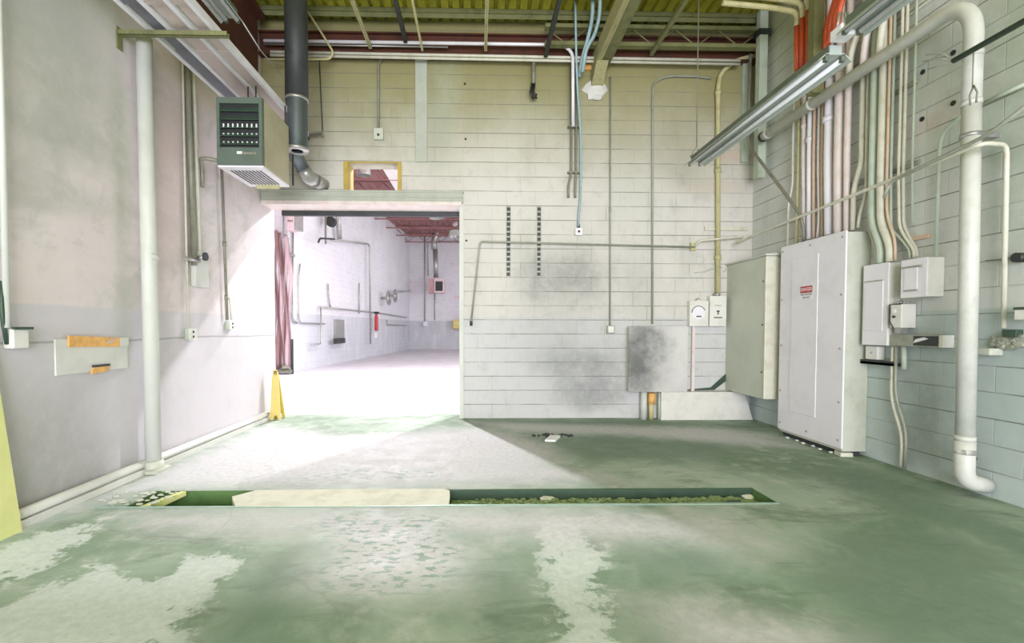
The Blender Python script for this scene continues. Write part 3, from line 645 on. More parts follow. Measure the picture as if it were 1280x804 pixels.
# flue
Yf = 5.6
a, b_ = onY(357.5, 100, Yf), onY(384, 100, Yf); r = (b_.x-a.x)/2; cx_ = (a.x+b_.x)/2; zb_ = onY(372, 184, Yf-.1).z
t = thing('flue_pipe', (cx_, Yf, zb_), 'thick slate grey vertical flue pipe with an open lower end', 'flue')
m = MB(); m.tube([(cx_, Yf, zb_), (cx_, Yf, onY(0, 120, Yf).z)], r*.98, 24, caps=False); m.tube([(cx_, Yf, zb_+.002), (cx_, Yf, zb_+.3)], r*.90, 24, caps=False); m.build('lower_section', 'duct', t)
MB().tube([(cx_, Yf, onY(0, 120, Yf).z), (cx_, Yf, ZD-.02)], r*1.05, 24).build('upper_section', 'dark_steel', t)
m = MB(); m.lathe((cx_, Yf, zb_-.01), [(r*.55, .0), (r*1.08, .0), (r*1.08, .03), (r*1.0, .035)], 24); m.build('end_ring', 'galv', t)
MB().tube([(cx_, Yf, zb_+.03), (cx_, Yf, zb_+.031)], r*.9, 20).build('inner_dark', 'black', t)
MB().lathe((cx_, Yf, onY(0, 122, Yf).z), [(r*.99, 0), (r*1.07, .0), (r*1.07, .03), (r*.99, .03)], 24).build('band', 'galv', t)
# elbow duct behind the heater
pts = [tuple(onY(357, 172, 5.6)), tuple(onY(384, 222, 5.95))]
e = onY(384, 222, 5.95)
t = thing('elbow_duct', e, 'round grey elbow duct angling down from behind the unit heater', 'duct')
A = Vector((x1+.02, 5.25, onY(345, 160, 5.25).z)); Bp = Vector(onY(380, 218, 6.05)); 
MB().tube([Vector(onY(352, 160, 5.86)), Vector(onY(379, 212, 6.3))], .088, 20).build('straight_section', 'duct', t)
q = Vector(onY(379, 212, 6.3)); q2 = Vector(onY(385, 222, 6.35)); q3 = Vector(onY(394, 226, 6.45)); q4 = Vector((q3.x+.05, D-.02, q3.z+.0))
MB().tube(fillet([q, q2, q3], .05), .094, 20).build('elbow', 'galv', t)
MB().tube([q3, q4], .09, 20).build('wall_stub', 'galv', t)
# valve arm on back wall near flue
a, b_ = PB(384, 170, .12), PB(403, 166, .12)
t = thing('pipe_fitting', a, 'short horizontal pipe fitting on the back wall right of the flue', 'pipe fitting')
MB().tube([a, b_, (b_.x, b_.y, b_.z-.05)], .022, 10).build('arm', 'galv', t); MB().cyl((a.x, a.y, a.z-.05), (a.x, a.y, a.z+.04), .03, 12).build('fitting', 'dark_steel', t)
a, b_ = PB(399, 76, .12), PB(403, 163, .12); MB().cyl(a, b_, .007, 6).build('rod', 'dark_steel', t)

# yellow floor sign by the left wall
c = onZ(347, 523, 0); hh = .70
t = thing('wet_floor_sign', (-L+.16, c.y-.05, 0), 'small folded yellow floor caution sign propped against left wall by the doorway', 'floor sign')
yb = c.y-.02
def leaf(dy, mm, nm):
    m = MB(); P = [(-L+.105, 0), (-L+.145, 0), (-L+.16, .06), (-L+.20, .06), (-L+.215, 0), (-L+.25, 0), (-L+.19, hh*.82), (-L+.165, hh), (-L+.115, hh), (-L+.10, hh*.8)]
    m.prism([(x, yb+dy*(1-z/hh), z) for x, z in P], (0, .014, 0)); return m.build(nm, mm, t)
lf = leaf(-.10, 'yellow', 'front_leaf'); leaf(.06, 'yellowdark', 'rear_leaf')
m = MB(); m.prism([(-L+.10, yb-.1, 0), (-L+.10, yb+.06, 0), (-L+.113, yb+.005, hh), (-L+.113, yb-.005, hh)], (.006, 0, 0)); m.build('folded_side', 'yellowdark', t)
m = MB(); yy = yb-.013
m.box((-L+.128, yy-.0, hh*.90), (-L+.136, yy+.006, hh*.97)); m.box((-L+.136, yy, hh*.955), (-L+.158, yy+.006, hh*.975)); m.box((-L+.150, yy, hh*.89), (-L+.158, yy+.006, hh*.96)); m.build('figure_mark', 'ink', lf)
m = MB(); m.box((-L+.135, yb-.10*.25-.003, hh*.70), (-L+.17, yb-.10*.25+.004, hh*.715)); m.box((-L+.135, yb-.10*.55-.003, hh*.42), (-L+.18, yb-.1*.55+.004, hh*.435)); m.build('lettering', 'condorange', lf)

# ================================================================== BACK WALL
def bcond(pts, r, m_, lab, off=.03, rad=.1, **k): return conduit([PB(x, y, off) for x, y in pts], r, m_, lab, rad=rad, **k)
# the run of conduits along the head of the wall
for (xa, ya, xb, yb_, off, r, lab) in ((338, 65, 925, 76, .16, .020, 'upper of the two long cream conduits along the top of the back wall'), (338, 69, 925, 80.5, .16, .018, 'lower of the two long cream conduits along the top of the back wall')):
    bcond([(xa, ya), (xb, yb_)], r, 'cond', lab, off, 0)
bcond([(330, 51), (704, 56), (716, 66), (716.5, 158)], .022, 'rail', 'silvery conduit along the beam that bends down beside the paired conduits', .22, .14)
bcond([(330, 55), (560, 59)], .012, 'galv', 'thin silvery conduit just below the beam at the upper left', .17, 0)
bcond([(375, 0), (400, 38), (417, 66), (412, 74), (330, 74)], .014, 'condyellow', 'thin yellowed conduit curling to the wall beside the flue top', .27, .12)
# boxed conduit left
bcond([(478, 70), (473, 80), (473, 162)], .016, 'conddark', 'grey-brown conduit dropping to a small box above the doorway', .04, .08)
a, b_ = PB(468, 176), PB(480, 162); t = thing('junction_box', a, 'small square junction box on the back wall above the doorway', 'electrical box')
MB().box((a.x, D-.06, a.z), (b_.x, D-.002, b_.z), .008).build('body', 'panelgreen', t); MB().cyl(((a.x+b_.x)/2, D-.068, a.z+.06), ((a.x+b_.x)/2, D-.06, a.z+.06), .018, 10).build('knockout', 'dark_steel', t)
a, b_ = PB(519.5, 203), PB(534, 70); one('wall_strip', MB().box((a.x, D-.028, a.z), (b_.x, D-.002, b_.z), .004), 'lintel', 'flat vertical pale green cover strip on back wall right of the transom', 'cover strip')
# hanging clamp
a, b_ = PB(667, 76, .14), PB(667, 105, .14)
t = thing('pipe_hanger', (b_.x, b_.y, b_.z-.22), 'short hanging rod with a black clamp below the roof left of the cables', 'hanger')
MB().cyl(a, b_, .028, 10).build('stub', 'conddark', t); m = MB(); m.cyl((a.x-.06, a.y, a.z+.03), (a.x+.04, a.y, a.z+.06), .02, 8); m.build('bracket', 'dark_steel', t)
m = MB(); m.tube([(b_.x-.015, b_.y, b_.z+.02), (b_.x-.04, b_.y, b_.z-.12), (b_.x, b_.y, b_.z-.2)], .018, 8); m.tube([(b_.x+.015, b_.y, b_.z+.02), (b_.x+.0, b_.y, b_.z-.1), (b_.x+.04, b_.y, b_.z-.2)], .016, 8); m.cyl((b_.x-.04, b_.y, b_.z-.13), (b_.x+.05, b_.y, b_.z-.15), .015, 8); m.build('clamp', 'black', t)
# paired conduits
bcond([(714, 80), (714, 218), (710.5, 232), (710.5, 247)], .017, 'conddark', 'left conduit of the dark pair hanging in the middle of the back wall', .05, .06)
bcond([(720.5, 80), (720, 218), (719, 232), (719, 247)], .017, 'conddark', 'right conduit of the dark pair hanging in the middle of the back wall', .05, .06)
for y in (160, 217):
    a, b_ = PB(709, y), PB(724, y)
    one('conduit_clamp', MB().box((a.x, D-.075, a.z-.012), (b_.x, D-.002, a.z+.012)), 'conddark', ('upper' if y == 160 else 'lower')+' clamp bar holding the dark conduit pair on the back wall', 'clamp', 'clamps on the conduit pair')
# pale blue cables
P = [onY(719, -10, 6.2), onY(720, 60, 6.35), onY(722, 118, 6.5), onY(726, 165, 6.58), onY(726, 240, 6.6), onY(722.5, 283, 6.6)]
conduit(P, .015, 'teal', 'long pale blue cable hanging down mid back wall to a small white socket', rad=.25, cat='cable', name='cable')
a = PB(718, 295), PB(727, 286); t = thing('cable_socket', a[0], 'small white socket at the end of the pale blue hanging cable', 'socket')
MB().box((a[0].x, D-.07, a[0].z), (a[1].x, D-.01, a[1].z), .008).build('body', 'signwhite', t); MB().cyl((a[0].x+.05, D-.075, a[0].z+.05), (a[0].x+.05, D-.07, a[0].z+.05), .018, 10).build('receptacle', 'dark_steel', t)
MB().cyl((a[0].x+.05, D-.04, a[1].z), (a[0].x+.05, D-.04, a[1].z+.05), .02, 10).build('gland', 'darkgreen', t)
Q = [onY(741, -10, 6.1), onY(741, 22, 6.2), onY(734, 52, 6.3), onY(728, 72, 6.4), onY(724, 96, 6.5)]
conduit(Q, .026, 'teal', 'thick pale blue flexible conduit, left one of the two at the roof', rad=.25, cat='cable', name='flexible_conduit')
Q = [onY(750, -10, 5.98), onY(750, 20, 6.08), onY(743, 45, 6.2), onY(733, 60, 6.3), onY(728, 90, 6.38)]
conduit(Q, .024, 'teal', 'thick pale blue flexible conduit, right one of the two at the roof', rad=.25, cat='cable', name='flexible_conduit')
# slotted struts
for (x, lab) in ((635.5, 'left of two perforated strut strips on the back wall above the doorway jamb'), (673.5, 'right of two perforated strut strips on the back wall')):
    a, b_ = PB(x-2.8, 347), PB(x+2.8, 258); m = MB(); m.box((a.x, D-.02, a.z), (a.x+.006, D-.002, b_.z)); m.box((b_.x-.006, D-.02, a.z), (b_.x, D-.002, b_.z))
    n = 14
    for k in range(n+1): z = a.z+(b_.z-a.z-.02)*k/n; m.box((a.x+.005, D-.018, z), (b_.x-.005, D-.006, z+.022))
    t = thing('strut_strip', (a.x, D, a.z), lab, 'strut', 'perforated strut strips'); m.build('channel', 'condgrey', t); MB().box((a.x+.006, D-.006, a.z), (b_.x-.006, D-.003, b_.z)).build('slot_back', 'dark_steel', t)
# long horizontal conduit
bcond([(589, 402), (600, 302), (868, 309)], .013, 'condgrey', 'thin conduit rising beside the doorway and running level across the back wall', .056, .05)
a = PB(589, 402, .03); t = thing('cable_end', (a.x, a.y, a.z-.17), 'frayed dark cable end hanging at the foot of the conduit beside the doorway', 'cable')
MB().cyl((a.x, a.y, a.z+.01), (a.x, a.y, a.z-.06), .02, 8).build('gland', 'dark_steel', t); MB().tube([(a.x, a.y, a.z-.05), (a.x-.015, a.y, a.z-.1), (a.x+.01, a.y, a.z-.17)], .008, 6).build('wire', 'signwhite', t)
bcond([(763, 96), (762.5, 407)], .012, 'condgrey', 'thin grey vertical conduit on the back wall ending in a small square box', .03, 0, couplings=[tuple(PB(762.5, 262, .03))])
a, b_ = PB(758, 417), PB(767.5, 407); t = thing('junction_box', a, 'small open square box low on the back wall left of the sooty panel', 'electrical box')
m = MB(); m.box((a.x, D-.045, a.z), (b_.x, D-.002, b_.z), .004); m.build('body', 'condgrey', t); MB().box((a.x+.015, D-.05, a.z+.015), (b_.x-.015, D-.045, b_.z-.015)).build('cover', 'box', t)
bcond([(889, 98), (872, 95.5), (835, 95), (817, 102), (815.5, 120), (815.5, 405)], .014, 'condgrey', 'thin olive conduit with a curved top, right of the middle of the back wall', .03, .12)
bcond([(945, 70), (920, 75), (900, 92), (897.5, 112), (897.5, 368)], .032, 'condyellow', 'thick yellowed conduit curving down the back wall to the right-hand switch box', .06, .30, couplings=[tuple(PB(897.5, 116, .06)), tuple(PB(897.5, 213, .06)), tuple(PB(897.5, 322, .06))])
a, b_ = PB(880, 288.5), PB(934, 285); one('wall_strut', MB().box((a.x, D-.03, a.z), (b_.x, D-.024, a.z+.05)).box((a.x, D-.024, a.z), (b_.x, D-.002, a.z+.008)).box((a.x, D-.024, a.z+.042), (b_.x, D-.002, a.z+.05)), 'cond', 'short horizontal strut channel behind the thick conduit on the back wall', 'strut')
# conduit into the corner and along the right wall
p1 = PB(868, 309, .03); p2 = PB(874, 301, .12); p3 = PB(935, 295, .13)
q1 = PR(955, 289, .32); q2 = PR(1228, 179, .37); q3 = PR(1262, 181, .06); q4 = PR(1256, 410, .05)
conduit([p1, p2, p3, (q1.x, D-.12, q1.z-.05), q1, q2, (q3.x-.02, q3.y, q3.z), (q3.x, q3.y, q4.z)], .016, 'cond', 'long conduit turning out of the corner and crossing in front of the conduit bundle', rad=.08)
a, b_ = PB(862, 304), PB(868, 314); one('conduit_clamp', MB().box((a.x, D-.05, b_.z), (b_.x, D-.002, a.z)), 'condyellow', 'clamp at the right end of the level conduit on the back wall', 'clamp')
qa = PR(1112, 228, .40); qb = PR(1236, 168, .42); qc = PR(1300, 119, .42)
conduit([(qa.x, qa.y+.05, qa.z-.12), qa, qb, qc], .014, 'condgrey', 'upper crossing conduit that rises to the right edge past the big white pipe', rad=.08)
# gray switch boxes on the back wall
def bbox(x0, y0, x1, y1, d, m_, nm, lab, cat='electrical box', bev=.006):
    a, b_ = onY(x0, y1, D-d), onY(x1, y0, D-d); t = thing(nm, ((a.x+b_.x)/2, D, a.z), lab, cat)
    MB().box((a.x, D-d, a.z), (b_.x, D-.002, b_.z), bev).build('body', m_, t); return t, a, b_
t, a, b_ = bbox(862, 376, 886, 408, .09, 'box', 'time_switch', 'cream square timer box with a round dial on the back wall')
c = onY(873, 391, D-.09); MB().tube([(c.x, D-.094, c.z), (c.x, D-.09, c.z)], .095, 28).build('dial', 'panel', t)
m = MB(); m.tube([(c.x+.095*math.cos(q), D-.096, c.z+.095*math.sin(q)) for q in [math.radians(20+k*10) for k in range(17)]], .005, 6); m.build('dial_rim', 'dark_steel', t)
MB().box((c.x-.03, D-.098, c.z-.062), (c.x+.04, D-.09, c.z-.045)).build('latch', 'ink', t)
m = MB(); m.tube([((a.x+b_.x)/2+.03*math.cos(q), D-.05, b_.z+.03*math.sin(q)) for q in [math.pi*k/8 for k in range(9)]], .007, 6); m.build('hanger_loop', 'conddark', t)
MB().cyl(((a.x+b_.x)/2, D-.05, b_.z-.01), ((a.x+b_.x)/2, D-.05, b_.z+.02), .03, 10).build('hub', 'box', t)
t, a, b_ = bbox(887, 370, 908.5, 408, .10, 'box', 'disconnect_switch', 'taller cream switch box right of the timer box, under the thick conduit')
c = onY(897.5, 390, D-.1); m = MB(); m.box((c.x-.02, D-.106, c.z-.0), (c.x+.02, D-.1, c.z+.02)); m.box((c.x-.006, D-.106, c.z-.03), (c.x+.006, D-.1, c.z+.0)); m.box((c.x-.012, D-.106, c.z-.035), (c.x+.012, D-.1, c.z-.028)); m.build('key_mark', 'dark_steel', t)
c2 = onY(897.5, 397, D-.1); MB().box((c2.x-.06, D-.105, c2.z-.008), (c2.x+.06, D-.1, c2.z+.006)).build('label_bar', 'ink', t)
c2 = onY(897.5, 382, D-.1); MB().box((c2.x-.045, D-.105, c2.z-.012), (c2.x+.045, D-.1, c2.z+.012), .002).build('vent_mark', 'condgreen', t)
MB().cyl((c.x, D-.06, b_.z), (c.x, D-.06, b_.z+.04), .045, 14).build('conduit_hub', 'galv', t)
# sooty access panel
a, b_ = onY(785, 490, D-.14), onY(860, 408, D-.14)
t = thing('access_panel', ((a.x+b_.x)/2, D, a.z), 'square pale wall panel with heavy soot down its left side', 'access panel')
MB().box((a.x, D-.15, a.z), (b_.x, D-.13, b_.z), .003).build('door', 'door_dirty', t)
m = MB(); m.box((a.x+.02, D-.13, a.z+.015), (b_.x-.01, D-.002, b_.z-.015)); m.build('box_body', 'panelside', t)
a, b_ = PB(862.5, 490), PB(865.5, 408); one('vertical_trim_strip', MB().box((a.x, D-.05, a.z), (b_.x+.02, D-.002, b_.z), .003), 'condpink', 'narrow pinkish vertical strip between the sooty panel and the switch boxes', 'trim strip')
# concrete ledge under
a, b_ = PB(826, 524, .14), PB(928, 490, .14); c = PB(962, 524, .14); c.x = W-.01
one('concrete_ledge', MB().prism([(a.x, D-.15, 0), (c.x-.02, D-.15, 0), (b_.x+.02, D-.15, b_.z), (a.x, D-.15, b_.z)], (0, .148, 0)), 'box', 'low white concrete ledge with a sloped end at the foot of back wall', 'ledge')
a, b_, c, d = PB(848, 488.5, .02), PB(893, 487.5, .02), PB(925, 463, .02), PB(914, 462, .02)
a0 = PB(860, 485.5, .02)
one('angled_strip', MB().prism([a, b_, c, d, PB(889, 484.5, .02)], (0, .016, 0)), 'darkgreen', 'dark green angled strip on the wall just above the concrete ledge', 'metal strip')  # flat dark green strip set against the wall
for (x0, x1, y0, y1, mm, lab) in ((801, 809.5, 490, 523, 'pipe', 'leftmost white stub pipe under the sooty panel'), (811, 818, 501, 519, 'condyellow', 'short yellowish stub pipe under the sooty panel'), (822.5, 828.5, 491, 525, 'condgreen', 'chipped green-white stub pipe at the left end of the ledge')):
    a, b_ = onY(x0, y1, D-.1), onY(x1, y0, D-.1); r = (b_.x-a.x)/2
    one('stub_pipe', MB().cyl(((a.x+b_.x)/2, D-.08, 0), ((a.x+b_.x)/2, D-.08, b_.z-.0), r, 14), mm, lab, 'pipe')
a, b_ = onY(810.5, 505, D-.1), onY(820, 491, D-.1); one('orange_coupling', MB().cyl(((a.x+b_.x)/2, D-.08, a.z), ((a.x+b_.x)/2, D-.08, b_.z-.004), (b_.x-a.x)/2, 12), 'orange', 'orange coupling on the yellowish stub pipe under the sooty panel', 'pipe fitting')
# plaster lump and torn patch by the wood beam foot
a = PB(745, 110, .03); mb_ = MB().rock((a.x, D-.02, a.z-.02), .15, (1.1, .25, .9)); mb_.rock((a.x+.02, D-.03, a.z-.13), .07, (1.1, .5, .6)); one('plaster_lump', mb_, 'patch', 'rough plaster lump on the wall under the end of the wooden beam', 'plaster')
# cracked scar near right corner
m = MB(); m.tube([PB(868, 341, .01), PB(880, 340, .012), PB(890, 336, .012), PB(903, 334, .01)], [.004, .012, .012, .004], 6); m.tube([PB(905, 340, .01), PB(914, 331, .012), PB(925, 326, .01)], [.006, .022, .006], 6); one('wall_scar', m, 'panelside', 'ragged dark scar crossing the wall behind the thick conduit above the switch boxes', 'wall scar')

# ================================================================== ROOF
def roofbar(px0, px1, w, h, m_, lab, y0=2.6, holes=False, name='roof_rail', cat='rail', off=.1):
    """bar along the room's depth that meets the back wall at pixel px1"""
    e = PB(px1[0], px1[1], off)
    t = thing(name, (e.x, e.y, e.z), lab, cat)
    MB().box((e.x-w/2, 2.6, e.z), (e.x+w/2, D-off, e.z+h)).build('bar', m_, t)
    if holes:
        m = MB()
        for k in range(40):
            y = 5.0+k*.04
            if y < D-off-.02: m.box((e.x-w*.25, y, e.z-.003), (e.x+w*.25, y+.02, e.z+.001))
        m.build('slots', 'conddark', t)
    return t
roofbar(None, (463, 61), .04, .04, 'condyellow', 'perforated yellowish roof rail left of the middle', holes=True, off=.2)
roofbar(None, (528, 64), .028, .03, 'condyellow', 'thin plain yellowish roof rail left of the middle', off=.2)
roofbar(None, (607, 64), .04, .04, 'condyellow', 'perforated yellowish roof rail above the middle of the back wall', holes=True, off=.2)
roofbar(None, (507, 54), .05, .06, 'dark_steel', 'dark roof bar between the two yellowish rails on the left', off=.25, name='roof_bar')
roofbar(None, (682, 72), .05, .06, 'dark_steel', 'dark roof bar left of the pale blue cables', off=.2, name='roof_bar')
roofbar(None, (814, 70), .05, .05, 'joist', 'olive diagonal-looking roof bar right of the wooden beam', off=.2, name='roof_bar')
e = PB(743, 99, .02); e2 = PB(752, 72, .02)
t = thing('wooden_beam', (e.x, D, e.z), 'heavy yellowed wooden beam running under the roof into the back wall', 'beam')
MB().box((e.x-.05, 2.2, e.z+.08), (e.x+.02, D-.004, e.z+.30)).build('beam', 'wood', t); MB().box((e.x+.02, 2.2, e.z+.10), (e.x+.16, D-.004, e.z+.32)).build('dark_side', 'joist', t)
m = MB(); m.prism([(e.x-.05, D-.35, e.z+.08), (e.x-.05, D-.004, e.z+.08), (e.x-.05, D-.004, e.z-.12), (e.x-.05, D-.08, e.z-.10)], (.16, 0, 0)); m.build('end_haunch', 'wood', t)
m = MB(); m.box((e.x-.24, D-.05, e.z+.12), (e.x-.05, D-.004, e.z+.2)); m.build('torn_edge', 'orange', t)
# hanger cable of the strip light
c0, c1 = onY(871, 0, 5.9), onY(871, 183, 5.9)
# right strip lights
A0 = onY(868, 208, 5.75); zl = A0.z; xl = A0.x
near = onZ(1035, 76, zl)
strip_light((xl, 5.75, zl), (xl, near.y, zl), .26, 'long two-tube strip light hanging at the right, nearer its far end to the back wall')
yb_ = near.y
strip_light((xl, yb_-.14, zl+.10), (xl, yb_-2.3, zl+.10), .22, 'second strip light at the upper right, cut off by the top of the picture', tubes=True)
t = thing('light_connector', (xl, yb_-.03, zl+.12), 'small junction piece joining the two strip lights at the upper right', 'electrical box')
MB().box((xl-.06, yb_-.13, zl+.12), (xl+.06, yb_-.015, zl+.20), .01).build('body', 'signwhite', t)
m = MB()
for k in range(4): m.tube([(xl-.045+k*.03, yb_-.07, zl+.20), (xl-.04+k*.03, yb_-.07, zl+.25), (xl-.03+k*.02, yb_-.07, zl+.31)], .008, 6)
m.build('wires', 'galv', t)
t = thing('light_hanger', (xl, 5.7, zl+.12), 'thin hanging cable with a forked hook at the far end of the strip light', 'hanger')
m = MB(); m.cyl((xl, 5.7, zl+.22), (xl, 5.7, ZD-.02), .007, 6); m.build('cable', 'conddark', t)
m = MB(); m.tube([(xl-.07, 5.72, zl+.10), (xl, 5.7, zl+.23), (xl+.05, 5.70, zl+.12)], .006, 6); m.build('hook', 'conddark', t)

# ================================================================== RIGHT WALL
# corner column, dark pipe and brace
a, b_ = PB(945, 190, .35), PB(958, 20, .35)
t = thing('corner_column', (a.x, D-.35, 3.4), 'grey green steel post hanging from the roof in the right rear corner', 'post')
MB().box((a.x, D-.40, 3.35), (b_.x, D-.30, ZD-.02), .006).build('post', 'condgreen', t); MB().box((a.x-.03, D-.42, 5.25), (b_.x+.03, D-.28, 5.32)).build('cap_plate', 'dark_steel', t)
a = PB(934, 201, .1); one('wall_channel', MB().box((a.x-.05, D-.05, a.z), (a.x+.05, D-.002, 5.1)).box((a.x+.0, D-.1, a.z+.5), (a.x+.03, D-.05, 5.1)), 'condgreen', 'vertical grey channel behind the strip light near the right rear corner', 'channel')
pts = [PB(938, 68, .22), PB(934, 180, .22), onX(980, 240, 3.70), onX(1000, 268, 3.70), onX(1004.5, 285, 3.74), onX(1005, 304, 3.78)]
conduit(pts, .019, 'conddark', 'dark conduit dropping in the corner then slanting down to the tall white cabinet', rad=.18)
# vertical bundle: px centre at top, px centre at foot, radius, material, how
CAB_X = W-.27
def rc(pxs, r, m_, lab, off=.12, topz=None, rad=.12, **k):
    """pxs: pixel path from low to high on a plane parallel to the right wall; then a straight rise to topz"""
    P = [PR(x, y, off) for x, y in pxs]
    if topz:
        P.append(Vector((P[-1].x, P[-1].y, topz)))
    return conduit(P, r, m_, lab, rad=rad, **k), P[-1]
GR = 'conduits rising above the tall white cabinet'
BUN = [  # path low->high , radius, mat, look
 ([(984.5, 305), (985.5, 255), (991, 232), (991, 200)], .014, 'cond', 'thin offset cream conduit, first on the left of the bundle'),
 ([(995.5, 303), (998, 200)], .016, 'condyellow', 'yellowed conduit, second from the left of the bundle'),
 ([(1006, 300), (1004.5, 200)], .026, 'condpink', 'rosy white conduit, third from the left of the bundle'),
 ([(1011.5, 299), (1011.5, 200)], .028, 'panel', 'clean white conduit, fourth from the left of the bundle'),
 ([(1017, 298), (1017, 200)], .016, 'condorange', 'rusty tan conduit, fifth from the left of the bundle'),
 ([(1021.5, 297), (1023.5, 275), (1022.5, 200)], .013, 'condpink', 'thin rosy conduit with a kinked foot, sixth from the left'),
 ([(1028, 296), (1027.5, 200)], .015, 'condorange', 'rusty tan conduit left of the fattest white one'),
 ([(1036.5, 294), (1035.5, 200)], .048, 'panel', 'fat clean white conduit in the middle of the bundle'),
 ([(1048, 292), (1048, 200)], .048, 'condpink', 'fat rosy white conduit right of the fat clean white one'),
 ([(1058.5, 290), (1058.5, 200)], .032, 'condpink', 'medium rosy conduit above the near edge of the white cabinet'),
 ([(1066, 288), (1067, 235), (1077, 205), (1077, 180)], .025, 'cond', 'cream conduit bending rightwards above the white cabinet'),
 ([(1072.5, 285), (1074, 270), (1083, 240), (1083, 200)], .015, 'cond', 'short slanted cream conduit at the right end of the cabinet top'),
]
tops = []
for i, (px, r, m_, lab) in enumerate(BUN):
    off = .075
    P = [PR(x, y, off) for x, y in px]
    if i in (0, 1): P[0].z = 2.20
    P[0].z = min(P[0].z, 2.36)
    P.append(Vector((P[-1].x, P[-1].y, 3.62+.10*(i % 3)+.35*(i > 7))))
    q = P[-1]
    if r >= .02:      # sweep over at the top and climb along the wall toward the roof
        P += [Vector((q.x+.004, q.y, q.z+.35)), Vector((q.x, q.y, 5.0)), Vector((q.x-.02, q.y, 5.5))]
    else: P.append(Vector((q.x, q.y, 5.5)))
    conduit(P, r, m_, lab, rad=.16, group=None, couplings=[(q.x, q.y, q.z-.1)] if r >= .02 else ())
BUN2 = [
 ([(1096, 329), (1094.5, 310), (1085.5, 285), (1085.5, 235)], .012, 'cond', 'thin cream conduit, leftmost of the four entering the upright panel', .045),
 ([(1101, 328), (1101, 308), (1090.5, 278), (1090.5, 220)], .035, 'condgreen', 'fat pale green S-bent conduit, left of the two entering the upright panel', .10),
 ([(1112.5, 327), (1112.5, 306), (1101, 278), (1101, 220)], .034, 'cond', 'fat cream S-bent conduit, right of the two entering the upright panel', .10),
 ([(1119, 331), (1119, 300), (1108.5, 270), (1108.5, 220)], .012, 'condorange', 'thin tan conduit right of the fat pair over the upright panel', .10),
 ([(1138, 323), (1137, 312), (1128, 300), (1113.5, 288), (1113.5, 220)], .013, 'condgreen', 'thin green conduit swinging right to the square panel', .06),
 ([(1142.5, 322), (1142, 312), (1129.5, 294), (1124, 282), (1123, 220)], .012, 'cond', 'thin cream conduit with long S-bend down to the square panel', .07),
 ([(1146, 321), (1145.5, 312), (1134, 292), (1129.5, 280), (1129, 220)], .013, 'cond', 'rightmost cream conduit with long S-bend down to the square panel', .045),
 ([(1140.5, 280), (1140.5, 200)], .010, 'condgreen', 'straight pale green conduit at the right edge of the bundle', .04),
]
for i, (px, r, m_, lab, off) in enumerate(BUN2):
    P = [PR(x, y, off) for x, y in px]; 
    if i < 4: P[0].z = PR(1096, 331, .05).z
    q = P[-1]; P.append(Vector((q.x, q.y, 5.3)))
    conduit(P, r, m_, lab, rad=.10)
# extra conduits running along the wall high up behind the white pipe
for k, (x, y) in enumerate(((1060, 62), (1068, 48), (1078, 40))):
    a = PR(x, y, .20+.075*k)
    zc = onX(1185, 16, W-.205).z
    conduit([(W-.165, a.y+.02, zc+.068), (W-.17, a.y, zc+.28), (W-.20-.06*k, a.y-.35, zc+.8)], .03, 'condpink' if k % 2 else 'cond', ('fat rosy' if k % 2 else 'fat cream')+' sweeping elbow conduit high in the bundle, '+('leftmost', 'middle', 'rightmost')[k]+' of the three elbows', rad=.2)
for k, (x, y) in enumerate(((1128, 8), (1136, 14), (1130, 24))):
    a = PR(x, y, .015)
    conduit([(a.x, a.y+.25, a.z), (a.x, a.y, a.z), (a.x, a.y-1.2, a.z)], .011, 'cond', ('top', 'middle', 'lower')+() and ('top', 'middle', 'lower')[k]+' of three level cream conduits at the top right behind the white pipe', rad=0)
# orange-red conduits, their reddish light painted in
for k, (x, dx) in enumerate(((996.5, -62), (1003, -50), (1010, -42))):
    a, b_ = PR(x, 88-k*4, .22), PR(x, 22, .22)
    c = Vector((b_.x-.35, b_.y-.02, b_.z+.10+.10*k)); d = Vector((b_.x-.9, b_.y-.02, b_.z+.14+.10*k))
    t = thing('conduit', (a.x, a.y, a.z), ('left', 'middle', 'right')[k]+' of three reddish-lit conduits with yellowed bends beside the corner post', 'conduit')
    rr = .030-.004*(k == 2); zt4 = b_.z-.10+.09*k
    MB().tube([a, (b_.x, b_.y, zt4)], rr, 12).build('riser', 'red', t)
    MB().tube(fillet([Vector((b_.x, b_.y, zt4)), Vector((b_.x, b_.y, b_.z+.06+.10*k)), c, d], .2), rr, 12).build('bend', 'condyellow', t)
for k, x in enumerate((1031, 1036, 1042, 1048)):
    a, b_ = PR(x, 62-k*10, .24+.065*k), PR(x, 40-k*8, .24+.065*k)
    conduit([(a.x, a.y, a.z-.03), b_, (b_.x-.03, b_.y-.25, b_.z+.35), (b_.x-.08, b_.y-.8, b_.z+.7)], .026, 'red', ('first', 'second', 'third', 'fourth')[k]+' from the left of the fanned orange-red conduits above the strip light', rad=.25)
a, b_ = PR(1019, 60, .3), PR(1019, 0, .3)
one('roof_post', MB().box((a.x-.05, a.y-.05, a.z-.5), (a.x+.05, a.y+.05, ZD-.02), .005), 'joist', 'dark olive post between the two groups of orange-red conduits', 'post')
